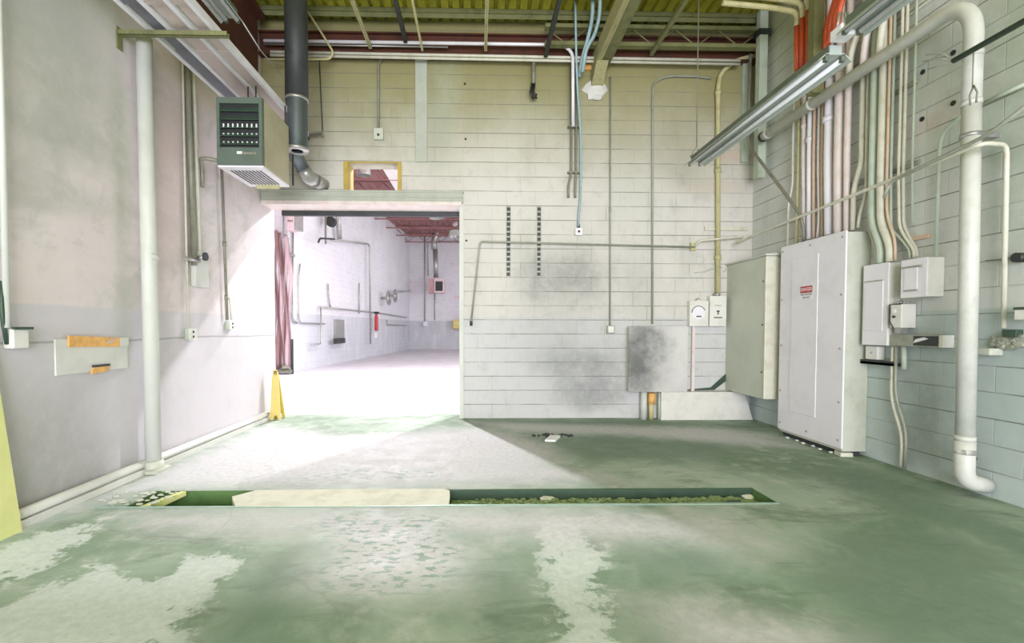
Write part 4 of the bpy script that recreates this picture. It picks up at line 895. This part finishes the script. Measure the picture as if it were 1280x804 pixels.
# straps on the bundle
for nm, (xa, ya, xb, yb2) in {'lower strut holding the left half of the conduit bundle': (1022, 247, 1078, 226), 'strut holding the right half of the conduit bundle': (1080, 226, 1143, 202), 'long strut high across the conduit bundle under the white pipe': (1078, 132, 1140, 106)}.items():
    a, b_ = PR(xa, ya, .06), PR(xb, yb2, .06); z = (a.z+b_.z)/2
    t = thing('conduit_strut', (W, (a.y+b_.y)/2, z-.02), nm, 'strut')
    MB().box((W-.026, b_.y, z-.02), (W-.002, a.y, z+.02)).build('channel', 'condgrey', t)
a, b_ = PR(1124, 304, .04), PR(1158, 292, .04); z = (a.z+b_.z)/2
one('conduit_strut', MB().box((W-.028, b_.y, z-.018), (W-.002, a.y, z+.018)), 'condorange', 'short tan strut on the wall above the square panel', 'strut')
# conduit to the right end of the square panel
P = [PR(1170, 320, .08), PR(1174, 190, .08), PR(1178, 165, .08), PR(1206, 141, .08)]
conduit(P, .014, 'condgreen', 'pale green conduit with a curved top rising from the right side of the square panel', rad=.2)
P = [PR(1225, 131, .05), PR(1290, 101, .05)]
conduit(P, .014, 'condgreen', 'level pale green conduit right of the big white pipe', rad=0)

# tall cabinet
near_b, far_b = PR(1050, 562, .27), PR(974, 533, .27)
ztop = PR(1057, 288, .27).z; y0, y1 = near_b.y, far_b.y+.02; z0_ = .10
t = thing('tall_cabinet', ((CAB_X+W)/2, (y0+y1)/2, 0), 'tall white electrical cabinet with a danger sticker at the right wall', 'electrical cabinet')
MB().box((CAB_X+.02, y0, .05), (W-.002, y1, ztop-.01), .004).build('body', 'panelside', t)
fr = MB().box((CAB_X, y0-.015, z0_-.02), (CAB_X+.018, y1+.01, ztop), .004).build('front_cover', 'panel', t)
m = MB()
for z in (z0_+.06, .55, 1.1, 1.65, ztop-.06):
    for y in (y0+.03, y1-.03): m.cyl((CAB_X-.006, y, z), (CAB_X, y, z), .012, 8)
for z in (z0_+.05, ztop-.06): m.cyl((CAB_X-.006, (y0+y1)/2, z), (CAB_X, (y0+y1)/2, z), .012, 8)
m.build('screws', 'galv', fr)
da, db = onX(1019, 528, CAB_X), onX(996, 320, CAB_X)
dy0, dy1, dz0, dz1 = da.y, y1-.20, .33, 2.12
MB().box((CAB_X-.007, dy0, dz0), (CAB_X, dy1, dz1), .003).build('door', 'panel', t)
c = onX(1008, 365, CAB_X-.007)
st = MB().box((CAB_X-.0085, c.y-.10, c.z-.085), (CAB_X-.0072, c.y+.10, c.z+.07)).build('danger_sticker', 'signwhite', t); st['label'] = 'white sticker with a red danger panel'
MB().box((CAB_X-.0095, c.y-.095, c.z-.01), (CAB_X-.0085, c.y+.095, c.z+.065)).build('red_panel', 'signred', st)
m = MB()
for z_ in (c.z-.008, c.z+.059): m.box((CAB_X-.0099, c.y-.095, z_), (CAB_X-.0094, c.y+.095, z_+.004))
for y_ in (c.y-.095, c.y+.088): m.box((CAB_X-.0099, y_, c.z-.01), (CAB_X-.0094, y_+.007, c.z+.065))
m.build('dark_border', 'ink', st)
text_mesh('DANGER', .052, lambda x, y, z: (CAB_X-.0105-z, c.y-x*.85, c.z+.028+y), 'signwhite', 'lettering', st)
text_mesh('HIGH VOLTAGE', .030, lambda x, y, z: (CAB_X-.0095-z, c.y-x*.85, c.z-.030+y), 'ink', 'lettering', st)
text_mesh('KEEP OUT', .030, lambda x, y, z: (CAB_X-.0095-z, c.y-x*.85, c.z-.064+y), 'ink', 'lettering', st)
m = MB(); m.box((CAB_X+.05, y0+.02, 0), (W-.05, y1-.02, .05)); m.build('plinth', 'dark_steel', t)
m = MB(); m.prism([(CAB_X+.0, y0-.01, 0), (CAB_X+.02, y0+.1, 0), (CAB_X+.14, y0+.1, 0), (CAB_X+.12, y0-.02, 0)], (0, 0, .04)); m.build('foot_pad', 'cream', t)
# bits of broken paint under the cabinet
for k in range(6):
    u = y0+.12+k*(y1-y0-.2)/6; one('paint_chip', MB().rock((CAB_X+.0-.02*(k % 2), u, .012), .018, (1, 1.3, .5)), 'signwhite', 'small white paint chip at the tall cabinet foot, '+('nearest the camera', 'second from the camera', 'third from the camera', 'fourth from the camera', 'fifth from the camera', 'farthest from the camera')[k], 'paint chip', 'paint chips along the cabinet foot')
# wall cabinet in the corner (pale green)
CX2 = W-.36; yn = onX(957, 400, CX2).y; zb2, zt2 = onX(957, 500, CX2).z, onX(957, 320, CX2).z
t = thing('corner_cabinet', ((CX2+W)/2, (yn+D)/2, zb2), 'large pale green cabinet hung in the right rear corner beyond the tall white one', 'electrical cabinet')
MB().box((CX2, yn, zb2), (W-.002, D-.004, zt2), .006).build('body', 'panelgreen', t)
m = MB(); m.prism([(CX2-.03, yn-.03, zt2), (W-.01, yn-.03, zt2), (W-.01, yn-.03, zt2+.05), (CX2-.03, yn-.03, zt2+.02)], (0, D-yn+.02, 0)); m.build('lid', 'pipe', t)
MB().box((CX2-.012, yn-.012, zb2+.005), (CX2+.2, yn+.02, zt2-.01), .008).build('edge_post', 'cond', t)
m = MB()
for z in (.75, 1.35, 1.9): m.cyl((CX2-.008, yn+.06, z), (CX2-.0, yn+.06, z), .01, 8)
m.build('screws', 'dark_steel', t)
# rubble heap under corner cabinet
m = MB(); m.prism([(3.3, 6.62, 0), (3.95, 6.62, 0), (3.95, 6.62, .34)], (0, -.35, 0)); 
# panels on the right wall
def rbox(x0, y0, x1, y1, d, m_, nm, lab, cat='electrical box', bev=.006):
    """front face parallel to the right wall; x0,y1 = far lower corner pixel, x1,y0 = near upper"""
    X = W-d; a = onX(x0, y1, X); b_ = onX(x1, y0, X); yc0, yc1 = b_.y, a.y
    zb3 = onX(x1, y1, X).z if False else a.z; zt3 = onX(x0, y0, X).z if False else b_.z
    t = thing(nm, (W-d/2, (yc0+yc1)/2, zb3), lab, cat)
    MB().box((X, yc0, zb3), (W-.002, yc1, zt3), bev).build('body', m_, t); return t, X, yc0, yc1, zb3, zt3
t, X, a0, a1, b0, b1 = rbox(1081, 328, 1112, 431, .115, 'box', 'breaker_panel', 'upright cream breaker panel on the right wall beside the tall cabinet')
MB().box((X-.006, a0+.0, b0), (X+.002, a1+.03, b1+.004), .003).build('cover', 'panel', t)
dr = MB().box((X-.014, a0+.05, b0+.14), (X-.006, a1-.0, b1-.16), .003).build('door', 'panel', t); MB().box((X-.022, a0+.05, b1-.165), (X-.006, a1, b1-.155)).build('hood_line', 'condgrey', dr)
t, X, a0, a1, b0, b1 = rbox(1126, 321, 1160, 373, .15, 'box', 'breaker_panel', 'square cream breaker panel right of the upright one on the right wall')
MB().box((X-.006, a0, b0), (X+.002, a1, b1), .003).build('cover', 'panel', t)
dr = MB().box((X-.014, a0+.08, b0+.07), (X-.006, a1-.04, b1-.07), .003).build('door', 'panel', t); MB().box((X-.024, a0+.04, b1-.075), (X-.006, a1-.02, b1-.062)).build('upper_hinge_bar', 'condgrey', dr); MB().box((X-.018, a0+.08, b0+.055), (X-.006, a1-.04, b0+.066)).build('lower_hinge_bar', 'condgrey', dr)
t, X, a0, a1, b0, b1 = rbox(1112, 380, 1127, 410, .14, 'box', 'safety_switch', 'small cream switch box hanging under the square breaker panel')
c = onX(1118, 392, X); MB().cyl((X-.01, c.y, c.z+.02), (X, c.y, c.z+.02), .02, 12).build('button', 'signwhite', t); MB().cyl((X-.012, c.y, c.z-.03), (X, c.y, c.z-.03), .012, 10).build('button', 'dark_steel', t)
m = MB(); m.tube([(X-.002, a0, b1), (X-.002, a1, b1), (X-.002, a1, b0+.06), (X-.002, a1-.04, b0)], .006, 6); m.build('edge_frame', 'dark_steel', t)
MB().box((W-.12, a0+.02, b0-.05), (W-.06, a1-.03, b0)).build('lower_neck', 'galv', t)
for k in range(3): MB().cyl((W-.1, a0+.02+.03*k, b1), (W-.1, a0+.02+.03*k, b1+.03), .01, 8).build('nipple', 'galv', t)
# wireway
X = W-.10; a = onX(1111, 432, X); b_ = onX(1173, 419, X); c = onX(1188, 419, X)
t = thing('wireway', (X, (a.y+c.y)/2, a.z), 'level grey sheet-metal trough on the right wall under the breaker panels', 'wireway')
MB().box((X, b_.y, a.z-.0), (W-.002, a.y, b_.z), .003).build('trough', 'condgrey', t)
MB().box((X-.003, b_.y, a.z+.01), (X, b_.y+.22, b_.z-.01)).build('dark_label', 'dark_steel', t)
MB().box((X, c.y+.06, a.z+.0), (W-.002, b_.y-.004, b_.z), .003).build('end_cap', 'box', t)
m = MB(); m.prism([(X-.004, b_.y+.12, b_.z-.02), (X-.004, b_.y+.20, b_.z-.04), (X-.004, b_.y+.22, a.z+.03), (X-.004, b_.y+.08, b_.z-.035)], (-.001, 0, 0)); m.build('torn_sticker', 'panel', t)
# small box and strut below
t, X, a0, a1, b0, b1 = rbox(1081, 433, 1097, 449, .08, 'box', 'junction_box', 'small white junction box under the upright breaker panel', bev=.01)
MB().cyl((X-.004, (a0+a1)/2, (b0+b1)/2), (X, (a0+a1)/2, (b0+b1)/2), .012, 8).build('screw', 'galv', t)
a, b_ = PR(1078, 452, .07), PR(1119, 457, .07); z = (a.z+b_.z)/2
one('wall_strut', MB().box((W-.09, b_.y, z-.012), (W-.002, a.y, z+.012)).box((W-.09, b_.y, z-.012), (W-.085, a.y, z+.03)), 'dark_steel', 'dark level strut below the small white junction box on the right wall', 'strut')
conduit([PR(1116, 434, .07), PR(1114, 500, .07), PR(1128, 545, .06), PR(1126, 584, .06)], .013, 'cond', 'left of two bent conduits running down from the trough to the floor', rad=.12)
conduit([PR(1120, 434, .07), PR(1119, 495, .07), PR(1133, 540, .06), PR(1131, 586, .06)], .013, 'condgrey', 'right of two bent conduits running down from the trough to the floor', rad=.12)
conduit([PR(1130, 433, .05), PR(1130, 462, .05)], .02, 'condgreen', 'short stub conduit under the middle of the trough', rad=0)
# big white pipe
BX = W-.205; r = .058
lo = onX(1206, 560, BX); yv = lo.y
hi = onX(1217, 45, BX)
yv2 = hi.y; zc = onX(1185, 16, BX).z
e = onX(948, 168, BX)
t = thing('white_pipe', (BX, yv, 0), 'big white drain pipe running level along the right wall then down to the floor', 'pipe')
path = fillet([Vector((BX, 6.08, zc-.0)), Vector((BX, yv2, zc)), Vector((BX, yv2, 3.0))], .30, 10)
MB().tube(path, r, 24).build('upper_run', 'pipe', t)
MB().tube([(BX, yv2, 3.0), (BX, (yv+yv2)/2, 2.0), (BX, yv, .42)], r, 24).build('standing_run', 'pipe', t)
MB().tube(fillet([Vector((BX, yv, .44)), Vector((BX, yv, .13)), Vector((W-.02, yv+.01, .09))], .13, 8), r*1.08, 24).build('foot_elbow', 'pipe', t)
for z in (3.38, 3.02, .46, .36): MB().cyl((BX, yv2 if z > 1 else yv, z-.02), (BX, yv2 if z > 1 else yv, z+.02), r*1.08, 24).build('joint_ring', 'pipe', t)
for y in (5.98, 5.2): MB().cyl((BX, y, zc), (BX, y+.05, zc), r*1.08, 24).build('joint_ring', 'pipe', t)
MB().cyl((BX, 6.08, zc), (BX, 6.12, zc), r*1.12, 24).build('open_end', 'black', t)
z = PR(1210, 176, .1).z
t = thing('pipe_clamp', (BX, yv2, z-.02), 'thin steel band clamp around the big white pipe where the level conduits cross', 'clamp')
MB().cyl((BX, yv2, z-.025), (BX, yv2, z+.005), .064, 24).build('band', 'galv', t); MB().box((BX, yv2-.02, z-.025), (W-.002, yv2+.02, z+.005)).build('wall_bracket', 'galv', t)
a = PR(1222, 578, .0); m = MB(); m.tube([(W-.01, a.y, a.z+.03), (W-.14, a.y+.05, a.z+.03)], .012, 8); one('anchor_bolt', m, 'dark_steel', 'rusty anchor bolt beside the foot of the big white pipe', 'bolt')
# dark rod and wires
a = onX(1192, 76, W-.42); t = thing('dark_rod', (W-.42, a.y, a.z), 'dark blue-grey rod coming in from the right edge with frayed wires at its tip', 'rod')
MB().cyl((W-.42, a.y, a.z), (W-.42, a.y-1.6, a.z), .020, 10).build('rod', 'darkgreen', t)
m = MB()
for dx, dz in ((-.14, .05), (-.12, .10), (-.10, -.01), (-.04, .07)): m.tube([(W-.42, a.y, a.z), (W-.42+dx*.4, a.y+.04, a.z+dz*.8), (W-.42+dx, a.y+.10, a.z+dz)], .0045, 6)
m.build('frayed_wires', 'conddark', t)
a = onX(1217, 62, W-.42); m = MB(); m.cyl((a.x, a.y, a.z), (a.x, a.y, onX(1217, 112, W-.42).z), .004, 6); q = onX(1217, 112, W-.42)
for s_ in (-1, 1): m.tube([(q.x, q.y, q.z+.03), (q.x, q.y+s_*.025, q.z-.03), (q.x, q.y+s_*.02, q.z-.10)], .006, 6)
one('hook_wire', m, 'conddark', 'thin wire with small hooks hanging in front of the big white pipe', 'wire')
# strut and things right of the pipe
a, b_ = PR(1219, 442, .09), PR(1241, 434, .09)
one('wall_strut', MB().box((W-.11, b_.y, a.z-.01), (W-.002, a.y, b_.z-.01), .01), 'panelside', 'battered pale strut end on the wall right of the big white pipe', 'strut')
mb_ = MB()
for k in range(34): p = PR(1241+random.random()*36, 421+random.random()*13, .02); mb_.rock(p, .012+.02*random.random(), (.8, 1.4, .9))
one('mortar_lump', mb_, 'condgrey', 'crumbling mossy mortar on the right wall below the thin conduit', 'mortar', kind='stuff')
t, X, a0, a1, b0, b1 = rbox(1267, 386, 1290, 400, .14, 'box', 'junction_box', 'white box at the right edge of the picture on the right wall')
MB().box((X-.006, a0, b1-.004), (W-.002, a1, b1+.014)).build('lid', 'darkgreen', t)
p = PR(1276, 322, .03); t = thing('wall_gland', (W, p.y, p.z), 'black wall gland with a thin wire at the right edge', 'gland')
MB().cyl((W-.002, p.y, p.z), (W-.07, p.y, p.z), .035, 14).build('plug', 'black', t); q = PR(1232, 326, .01); MB().tube([(W-.012, p.y, p.z), (W-.010, q.y, q.z)], .004, 6).build('wire', 'conddark', t)
one('baffle_bar', MB().box((W-.06, PR(1262, 412).y, PR(1262, 418).z-.02), (W-.002, PR(1280, 412).y, PR(1262, 412).z), .004), 'darkgreen', 'dark green bar under the white box at the right edge', 'bar')
for i, (x, y) in enumerate(((1154, 90), (1192, 66), (1192, 129), (1153, 149))):
    p = PR(x, y, 0); one('bolt_hole_plug', MB().cyl((W-.008, p.y, p.z), (W-.001, p.y, p.z+.0), .022, 8), 'black', ('upper left', 'upper right', 'lower right', 'lower left')[i]+' of four dark bolt plugs on the right wall by the white pipe', 'plug')
for i, (x, y) in enumerate(((581, 105), (582, 174), (583, 301))):
    p = PB(x, y, 0); one('bolt_hole_plug', MB().cyl((p.x, D-.008, p.z), (p.x, D-.001, p.z), .016, 8), 'black', ('highest', 'middle', 'lowest')[i]+' of three dark bolt plugs on the back wall right of the doorway', 'plug')

# ================================================================== FLOOR
a, b_, c, d = onZ(290, 637), onZ(316, 617), onZ(562, 613), onZ(560, 636)
m = MB(); P = [(a.x, TRY0+.0, 0), (-1.0, TRY0-.01, 0), (d.x-.03, TRY0+.0, 0), (d.x+.0, TRY0+.03, 0), (c.x+.01, TRY0+.2, 0), (c.x-.0, TRY1-.04, 0), (c.x-.06, TRY1-.0, 0), (-1.1, TRY1+.005, 0), (b_.x, TRY1-.01, 0), (b_.x-.12, TRY0+.2, 0)]
m.prism([(x, y, -.05) for x, y, z in P], (0, 0, .056)); one('trench_cover', m, 'cream', 'pale worn cover slab lying over the left part of the floor trench', 'slab')
ns = 0
mb_ = MB()
for k in range(620):
    u = random.random(); x = -.15+2.3*u; y = TRY0+.02+random.random()*.22*(.5+.5*u); h = (.035+.06*u)
    mb_.rock((x, TRY0+.02+random.random()*.30, -.072-.012*(y > 3.6)), .008+.016*random.random()*(.5+u), (1.3, 1, .6))
mb_.box((-.21, TRY0+.001, -g), (TRX1-.001, TRY1-.03, -.078))
mb_.prism([(.9, TRY0+.001, -.08), (.9, TRY0+.2, -.078), (.9, TRY0+.001, -.02)], (1.32, 0, .0))
one('trench_rubble', mb_, 'rubble', 'green-grey gravel and dirt lying in the right part of the trench', 'gravel', kind='stuff')
for x, y, s_, lab in ((685, 625, .05, 'loose pale stone in the trench near its middle'), (935, 622, .05, 'loose pale stone at the right end of the trench')):
    p = onZ(x, y, -.08); one('loose_stone', MB().rock(p, s_, (1.3, .8, .6)), 'cream', lab, 'stone')
p = onZ(917, 629, -.02); one('loose_stone', MB().rock(p, .045, (1.4, .7, .5)), 'darkgreen', 'dark green flat stone near the right end of the trench', 'stone')
p = onZ(150, 636, 0); mb_ = MB()
for k in range(60): mb_.rock((TRX0-.30+.32*random.random()+.1*(k % 3), TRY0+.03+.32*random.random(), .002), .006+.018*random.random()**2, (1.5, 1, .35))
one('broken_concrete', mb_, 'panelside', 'broken concrete crumbs at the left end of the floor trench', 'rubble', kind='stuff')
a = onZ(172, 636, 0); one('green_batten', MB().hexa([(TRX0+.0, TRY0+.02, -.1), (TRX0+.05, TRY0+.0, -.1), (TRX0+.24, TRY1-.02, -.03), (TRX0+.2, TRY1-.02, -.03), (TRX0+.0, TRY0+.02, -.03), (TRX0+.05, TRY0+.0, -.03), (TRX0+.24, TRY1-.02, .004), (TRX0+.2, TRY1-.02, .004)]), 'woodlight', 'lime green batten lying across the left end of the trench', 'batten')
p = onZ(690, 549); t = thing('broken_floor_cap', (p.x, p.y, 0), 'small broken white floor cap with dark crumbs near the back wall', 'floor cap')  # broken floor cap with loose crumbs, no drain under it
MB().prism([(p.x-.10, p.y-.12, 0), (p.x+.02, p.y-.13, 0), (p.x+.12, p.y+.10, 0), (p.x+.0, p.y+.12, 0)], (0, 0, .022)).build('cap', 'signwhite', t)
mb_ = MB()
for k in range(26): mb_.rock((p.x-.22+.5*random.random(), p.y+.10+.12*random.random(), .008), .012+.016*random.random())
mb_.build('crumbs', 'dark_steel', t)['kind'] = 'stuff'

# ================================================================== FAR HALL
def fcond(pts, r, m_, lab, where='N', rad=.1, off=.06):
    fn = PN if where == 'N' else PFAR
    return conduit([fn(x, y, off) for x, y in pts], r, m_, lab, rad=rad, seg=8)
fcond([(375, 330), (373, 352), (374, 404), (406, 405)], .022, 'galv', 'J-shaped conduit on the far hall side wall nearest the doorway', rad=.2)
fcond([(366, 268), (366, 400), (371, 404)], .03, 'galv', 'tall pale pipe just right of the pink curtain', rad=.1)
fcond([(407, 264), (407, 305)], .035, 'conddark', 'dark hanging rod in the far hall above the pipe frame', off=.25, rad=0)
fcond([(398, 303), (400, 298), (418, 299)], .03, 'dark_steel', 'short dark bent pipe stub at the top of the far pipe frame', off=.36, rad=.1)
fcond([(414, 300), (460, 305), (462, 308), (463, 430)], .04, 'galv', 'long grey pipe crossing the far side wall and dropping near the extinguisher', off=.2, rad=.15)
fcond([(400, 384), (440, 388), (471, 391), (508, 397)], .03, 'galv', 'level grey pipe along the band on the far side wall', off=.12, rad=0)
fcond([(410, 355), (411, 372), (413, 384)], .025, 'galv', 'short conduit dropping to the level pipe, left of the metal plate', rad=.1)
fcond([(449, 354), (449, 392)], .025, 'galv', 'short conduit above the level pipe, right of the metal plate', rad=.1)
fcond([(401, 385), (401, 430), (388, 431)], .025, 'galv', 'thin L-shaped pipe low on the far side wall left of the metal plate', rad=.1, off=.13)
fcond([(484, 400), (484, 406), (508, 407)], .03, 'galv', 'level pipe inside the grey band of the far hall', rad=.05)
a, b_ = PN(417.5, 264, .1), PN(421, 299, .1)
t = thing('pipe_column', (b_.x, b_.y, b_.z), 'dark grey valve column hanging high on the far side wall', 'pipe')
m = MB(); m.cyl((a.x+.1, a.y, a.z+.5), (b_.x+.1, b_.y, b_.z), .09, 12); m.build('column', 'galv', t); c = PN(416, 279, .3); MB().cyl((c.x, c.y-.1, c.z), (c.x, c.y-.3, c.z), .17, 14).build('valve', 'dark_steel', t)
def nplate(x0, y0, x1, y1, d, m_, nm, lab, cat):
    a = PN(x0, y1, d); b_ = PN(x1, y0, d); ya, yb3 = a.y, b_.y; t = thing(nm, (a.x, (ya+yb3)/2, a.z), lab, cat)
    MB().hexa([(FX(ya)+.01, ya, a.z), (FX(ya)+d, ya, a.z), (FX(yb3)+d, yb3, a.z), (FX(yb3)+.01, yb3, a.z), (FX(ya)+.01, ya, b_.z), (FX(ya)+d, ya, b_.z), (FX(yb3)+d, yb3, b_.z), (FX(yb3)+.01, yb3, b_.z)]).build('plate', m_, t); return t, a, b_
t, a, b_ = nplate(420, 400, 430.5, 430, .08, 'galv', 'metal_plate', 'grey metal wall plate with a small tap on the far side wall', 'metal plate')
c = PN(425, 425, .2); MB().box((c.x-.05, c.y-.6, c.z-.12), (c.x+.05, c.y+.5, c.z+.06)).build('tap', 'dark_steel', t)
c = PN(470.5, 402, .25)
t = thing('fire_extinguisher', (c.x, c.y, c.z-.7), 'small red extinguisher with a white tag on the far side wall', 'fire extinguisher')
m = MB(); m.lathe((c.x, c.y, c.z-.42), [(.0, 0), (.07, .0), (.085, .05), (.085, .62), (.05, .74), (.0, .76)], 14); m.build('cylinder', 'signred', t); MB().box((c.x-.08, c.y-.1, c.z+.34), (c.x+.1, c.y+.1, c.z+.44)).build('handle', 'dark_steel', t)
MB().box((c.x-.04, c.y-.2, c.z-.74), (c.x+.06, c.y-.1, c.z-.5)).build('tag', 'signwhite', t)
# hose reel/valves
for (x, y, lab) in ((486, 373, 'left dark valve wheel on the far side wall'), (494, 370, 'right dark valve wheel on the far side wall')):
    c = PN(x, y, .4); t = thing('hose_valve', c, lab, 'valve')
    m = MB(); m.tube([(c.x, c.y+.36*math.cos(q), c.z+.28*math.sin(q)) for q in [2*math.pi*k/16 for k in range(17)]], .06, 8, caps=False); m.build('wheel', 'galv', t)
    MB().cyl((c.x-.35, c.y, c.z), (c.x+.05, c.y, c.z), .07, 10).build('stem', 'galv', t)
fcond([(494, 365), (512, 364)], .05, 'galv', 'short level pipe right of the two valve wheels', off=.4, rad=0)
# electric box above the curtain
c0, c1 = onY(358.5, 288, 13.2), onY(367, 265, 13.2)
t = thing('control_box', (c0.x, 13.4, c0.z), 'pinkish control cabinet with grey side above the pink curtain', 'electrical box')
MB().box((c0.x, 13.2, c0.z), (c1.x, 13.49, c1.z+.25), .01).build('body', 'curtainlight', t); m = MB(); m.box((c1.x, 13.22, c0.z+.02), (c1.x+.16, 13.49, c1.z+.2)); m.build('side_cover', 'galv', t)
m = MB(); m.box((c0.x+.03, 13.18, (c0.z+c1.z)/2-.02), (c1.x-.02, 13.2, (c0.z+c1.z)/2+.03)); m.box((c0.x+.03, 13.18, c1.z-.12), (c0.x+.10, 13.2, c1.z+.02)); m.build('dark_bars', 'conddark', t)
conduit([tuple(onY(354, 262, 13.465)), tuple(onY(354.5, 298, 13.465))], .022, 'galv', 'thin grey conduit left of the pink control cabinet', rad=0)
nplate(363.5, 322, 369, 316, .10, 'galv', 'small_grey_box', 'small grey box beside the top of the pink curtain', 'electrical box')
# curtain
t = thing('strip_curtain', (-5.75, 13.2, 0), 'tall dusty pink vinyl strip curtain in the far doorway', 'curtain')
zt_ = onY(341, 285, 13.15).z; zt2_ = onY(360, 298, 13.15).z
def strip(xa, xb, ya, mm, seed, zt):
    m = MB(); n = 24; nx = 4; R_ = random.Random(seed); V = []
    for i in range(n+1):
        z = .14+(zt-.14)*i/n; row = []
        w = .03*math.sin(i*.5+seed)+.025*math.sin(i*.21+seed*2)
        for k in range(nx+1): u = k/nx; row.append(m.v((xa+(xb-xa)*u+w, ya+.05*math.sin(u*3.1+i*.3+seed), z)))
        V.append(row)
    for i in range(n):
        for k in range(nx): m.f([V[i][k], V[i][k+1], V[i+1][k+1], V[i+1][k]], True)
    bmesh.ops.solidify(m.b, geom=m.b.faces[:], thickness=.012)
    return m.build('vinyl_strip', mm, t)
xa, xb = onY(338, 300, 13.15).x, onY(361, 300, 13.15).x; n = 8
for k in range(n):
    u0 = xa+(xb-xa)*k/n; z_ = zt_+(zt2_-zt_)*k/n
    strip(u0, u0+(xb-xa)/n*1.35, 13.15+.05*(k % 2), 'curtain' if k in (0, 2, 3, 5) else 'curtainlight', k*1.7, z_)
a, b_ = onY(344, 466, 13.0), onY(362, 463, 13.0); m = MB(); m.box((a.x-.2, 13.0, .04), (b_.x, 13.3, .12)); m.rock((b_.x-.15, 13.1, .18), .12); m.build('bottom_rail', 'conddark', t)
a, b_ = onY(363.5, 466, 13.2), onY(366, 424, 13.2); one('door_guide', MB().box((a.x, 13.2, 0), (b_.x, 13.24, b_.z)), 'dark_steel', 'thin dark door guide at the foot of the pink curtain', 'guide rail')
p = onY(369, 464, 14.5); one('floor_bracket', MB().cyl((p.x, 14.5, 0), (p.x, 14.5, .22), .06, 8), 'galv', 'little grey floor post beside the dark door guide', 'bracket')
# back wall of far hall: heater, conduit, yellow box
Y = FARY-1.6
a, b_ = onY(543.5, 366, Y), onY(555, 348, Y)
t = thing('unit_heater', ((a.x+b_.x)/2, Y, a.z), 'pinkish unit heater on the far end wall of the bright hall', 'heater')
x0, x1 = onY(535, 360, Y).x, b_.x
MB().box((x0+.35, Y, a.z), (x1, Y+.9, b_.z), .02).build('casing', 'curtainlight', t)
MB().box((x0+.0, Y+.1, a.z), (x0+.35, Y+.9, b_.z)).build('side', 'curtain', t)
MB().box((x0+.43, Y-.02, a.z+.10), (x1-.08, Y, b_.z-.18)).build('grille', 'dark_steel', t)
MB().tube([onY(545, 347, Y+.4), onY(544, 312, Y+.4)], .14, 12).build('flue', 'galv', t)
MB().tube(fillet([onY(543, 312, Y+.4), onY(542, 300, Y+.4), onY(546, 292, Y+.4), onY(546, 282, Y+.4)], .3), .17, 12).build('flue_offset', 'galv', t)
conduit([PFAR(531, 290, .04), PFAR(531, 404, .04)], .035, 'galv', 'thin vertical conduit on the far end wall left of the heater', rad=0)
conduit([PFAR(535, 345, .035), PFAR(535, 302, .035), PFAR(578, 302, .035)], .03, 'galv', 'thin squared conduit above the far heater', rad=.1)
conduit([PFAR(543.5, 368, .035), PFAR(543.5, 400, .035)], .03, 'galv', 'thin conduit below the far heater', rad=0)
a, b_ = PFAR(529, 408, .2), PFAR(534, 402, .2); one('socket_box', MB().box((a.x, FARY-.2, a.z), (b_.x, FARY-.01, b_.z), .02), 'signwhite', 'tiny white box on the far end wall under the thin conduit', 'socket')
a, b_ = PFAR(566, 411, .4), PFAR(575, 400, .4); t = thing('yellow_box', a, 'yellow box on the far end wall at the right edge of the doorway', 'box'); MB().box((a.x, FARY-.4, a.z), (b_.x+.4, FARY-.01, b_.z), .03).build('body', 'yellow', t); MB().box((a.x+.1, FARY-.42, a.z+.2), (b_.x+.2, FARY-.4, b_.z-.1)).build('front_label', 'woodlight', t)
a, b_ = PFAR(569, 374, .1), PFAR(576, 370, .1); one('wall_notice', MB().box((a.x, FARY-.05, a.z), (b_.x, FARY-.01, b_.z)), 'curtainlight', 'small pink notice on the far end wall above the yellow box', 'notice')
# high-bay lamps
def highbay(x, y, z, R, lab):
    t = thing('high_bay_lamp', (x, y, z), lab, 'lamp', None)
    MB().lathe((x, y, z), [(R, 0), (R*.97, .10), (R*.8, .28), (R*.5, .46), (R*.28, .52), (R*.0, .53)], 20).build('reflector', 'galv', t)
    MB().cyl((x, y, z+.5), (x, y, z+.75), .13, 12).build('ballast', 'signwhite', t); MB().cyl((x, y, z+.72), (x, y, ZF-.01), .02, 6).build('hook', 'dark_steel', t)
c = onY(546, 273, 20.0); highbay(c.x, 20, c.z, .33, 'white high bay lamp seen under the doorway head, nearer of the two')
c = onY(569, 296, 24.0); highbay(c.x, 24, c.z, .36, 'white high bay lamp at the right edge of the doorway, farther away')
c = onY(455, 222, 12.0); highbay(c.x, 12, c.z+.05, .17, 'high bay lamp visible through the small transom opening')
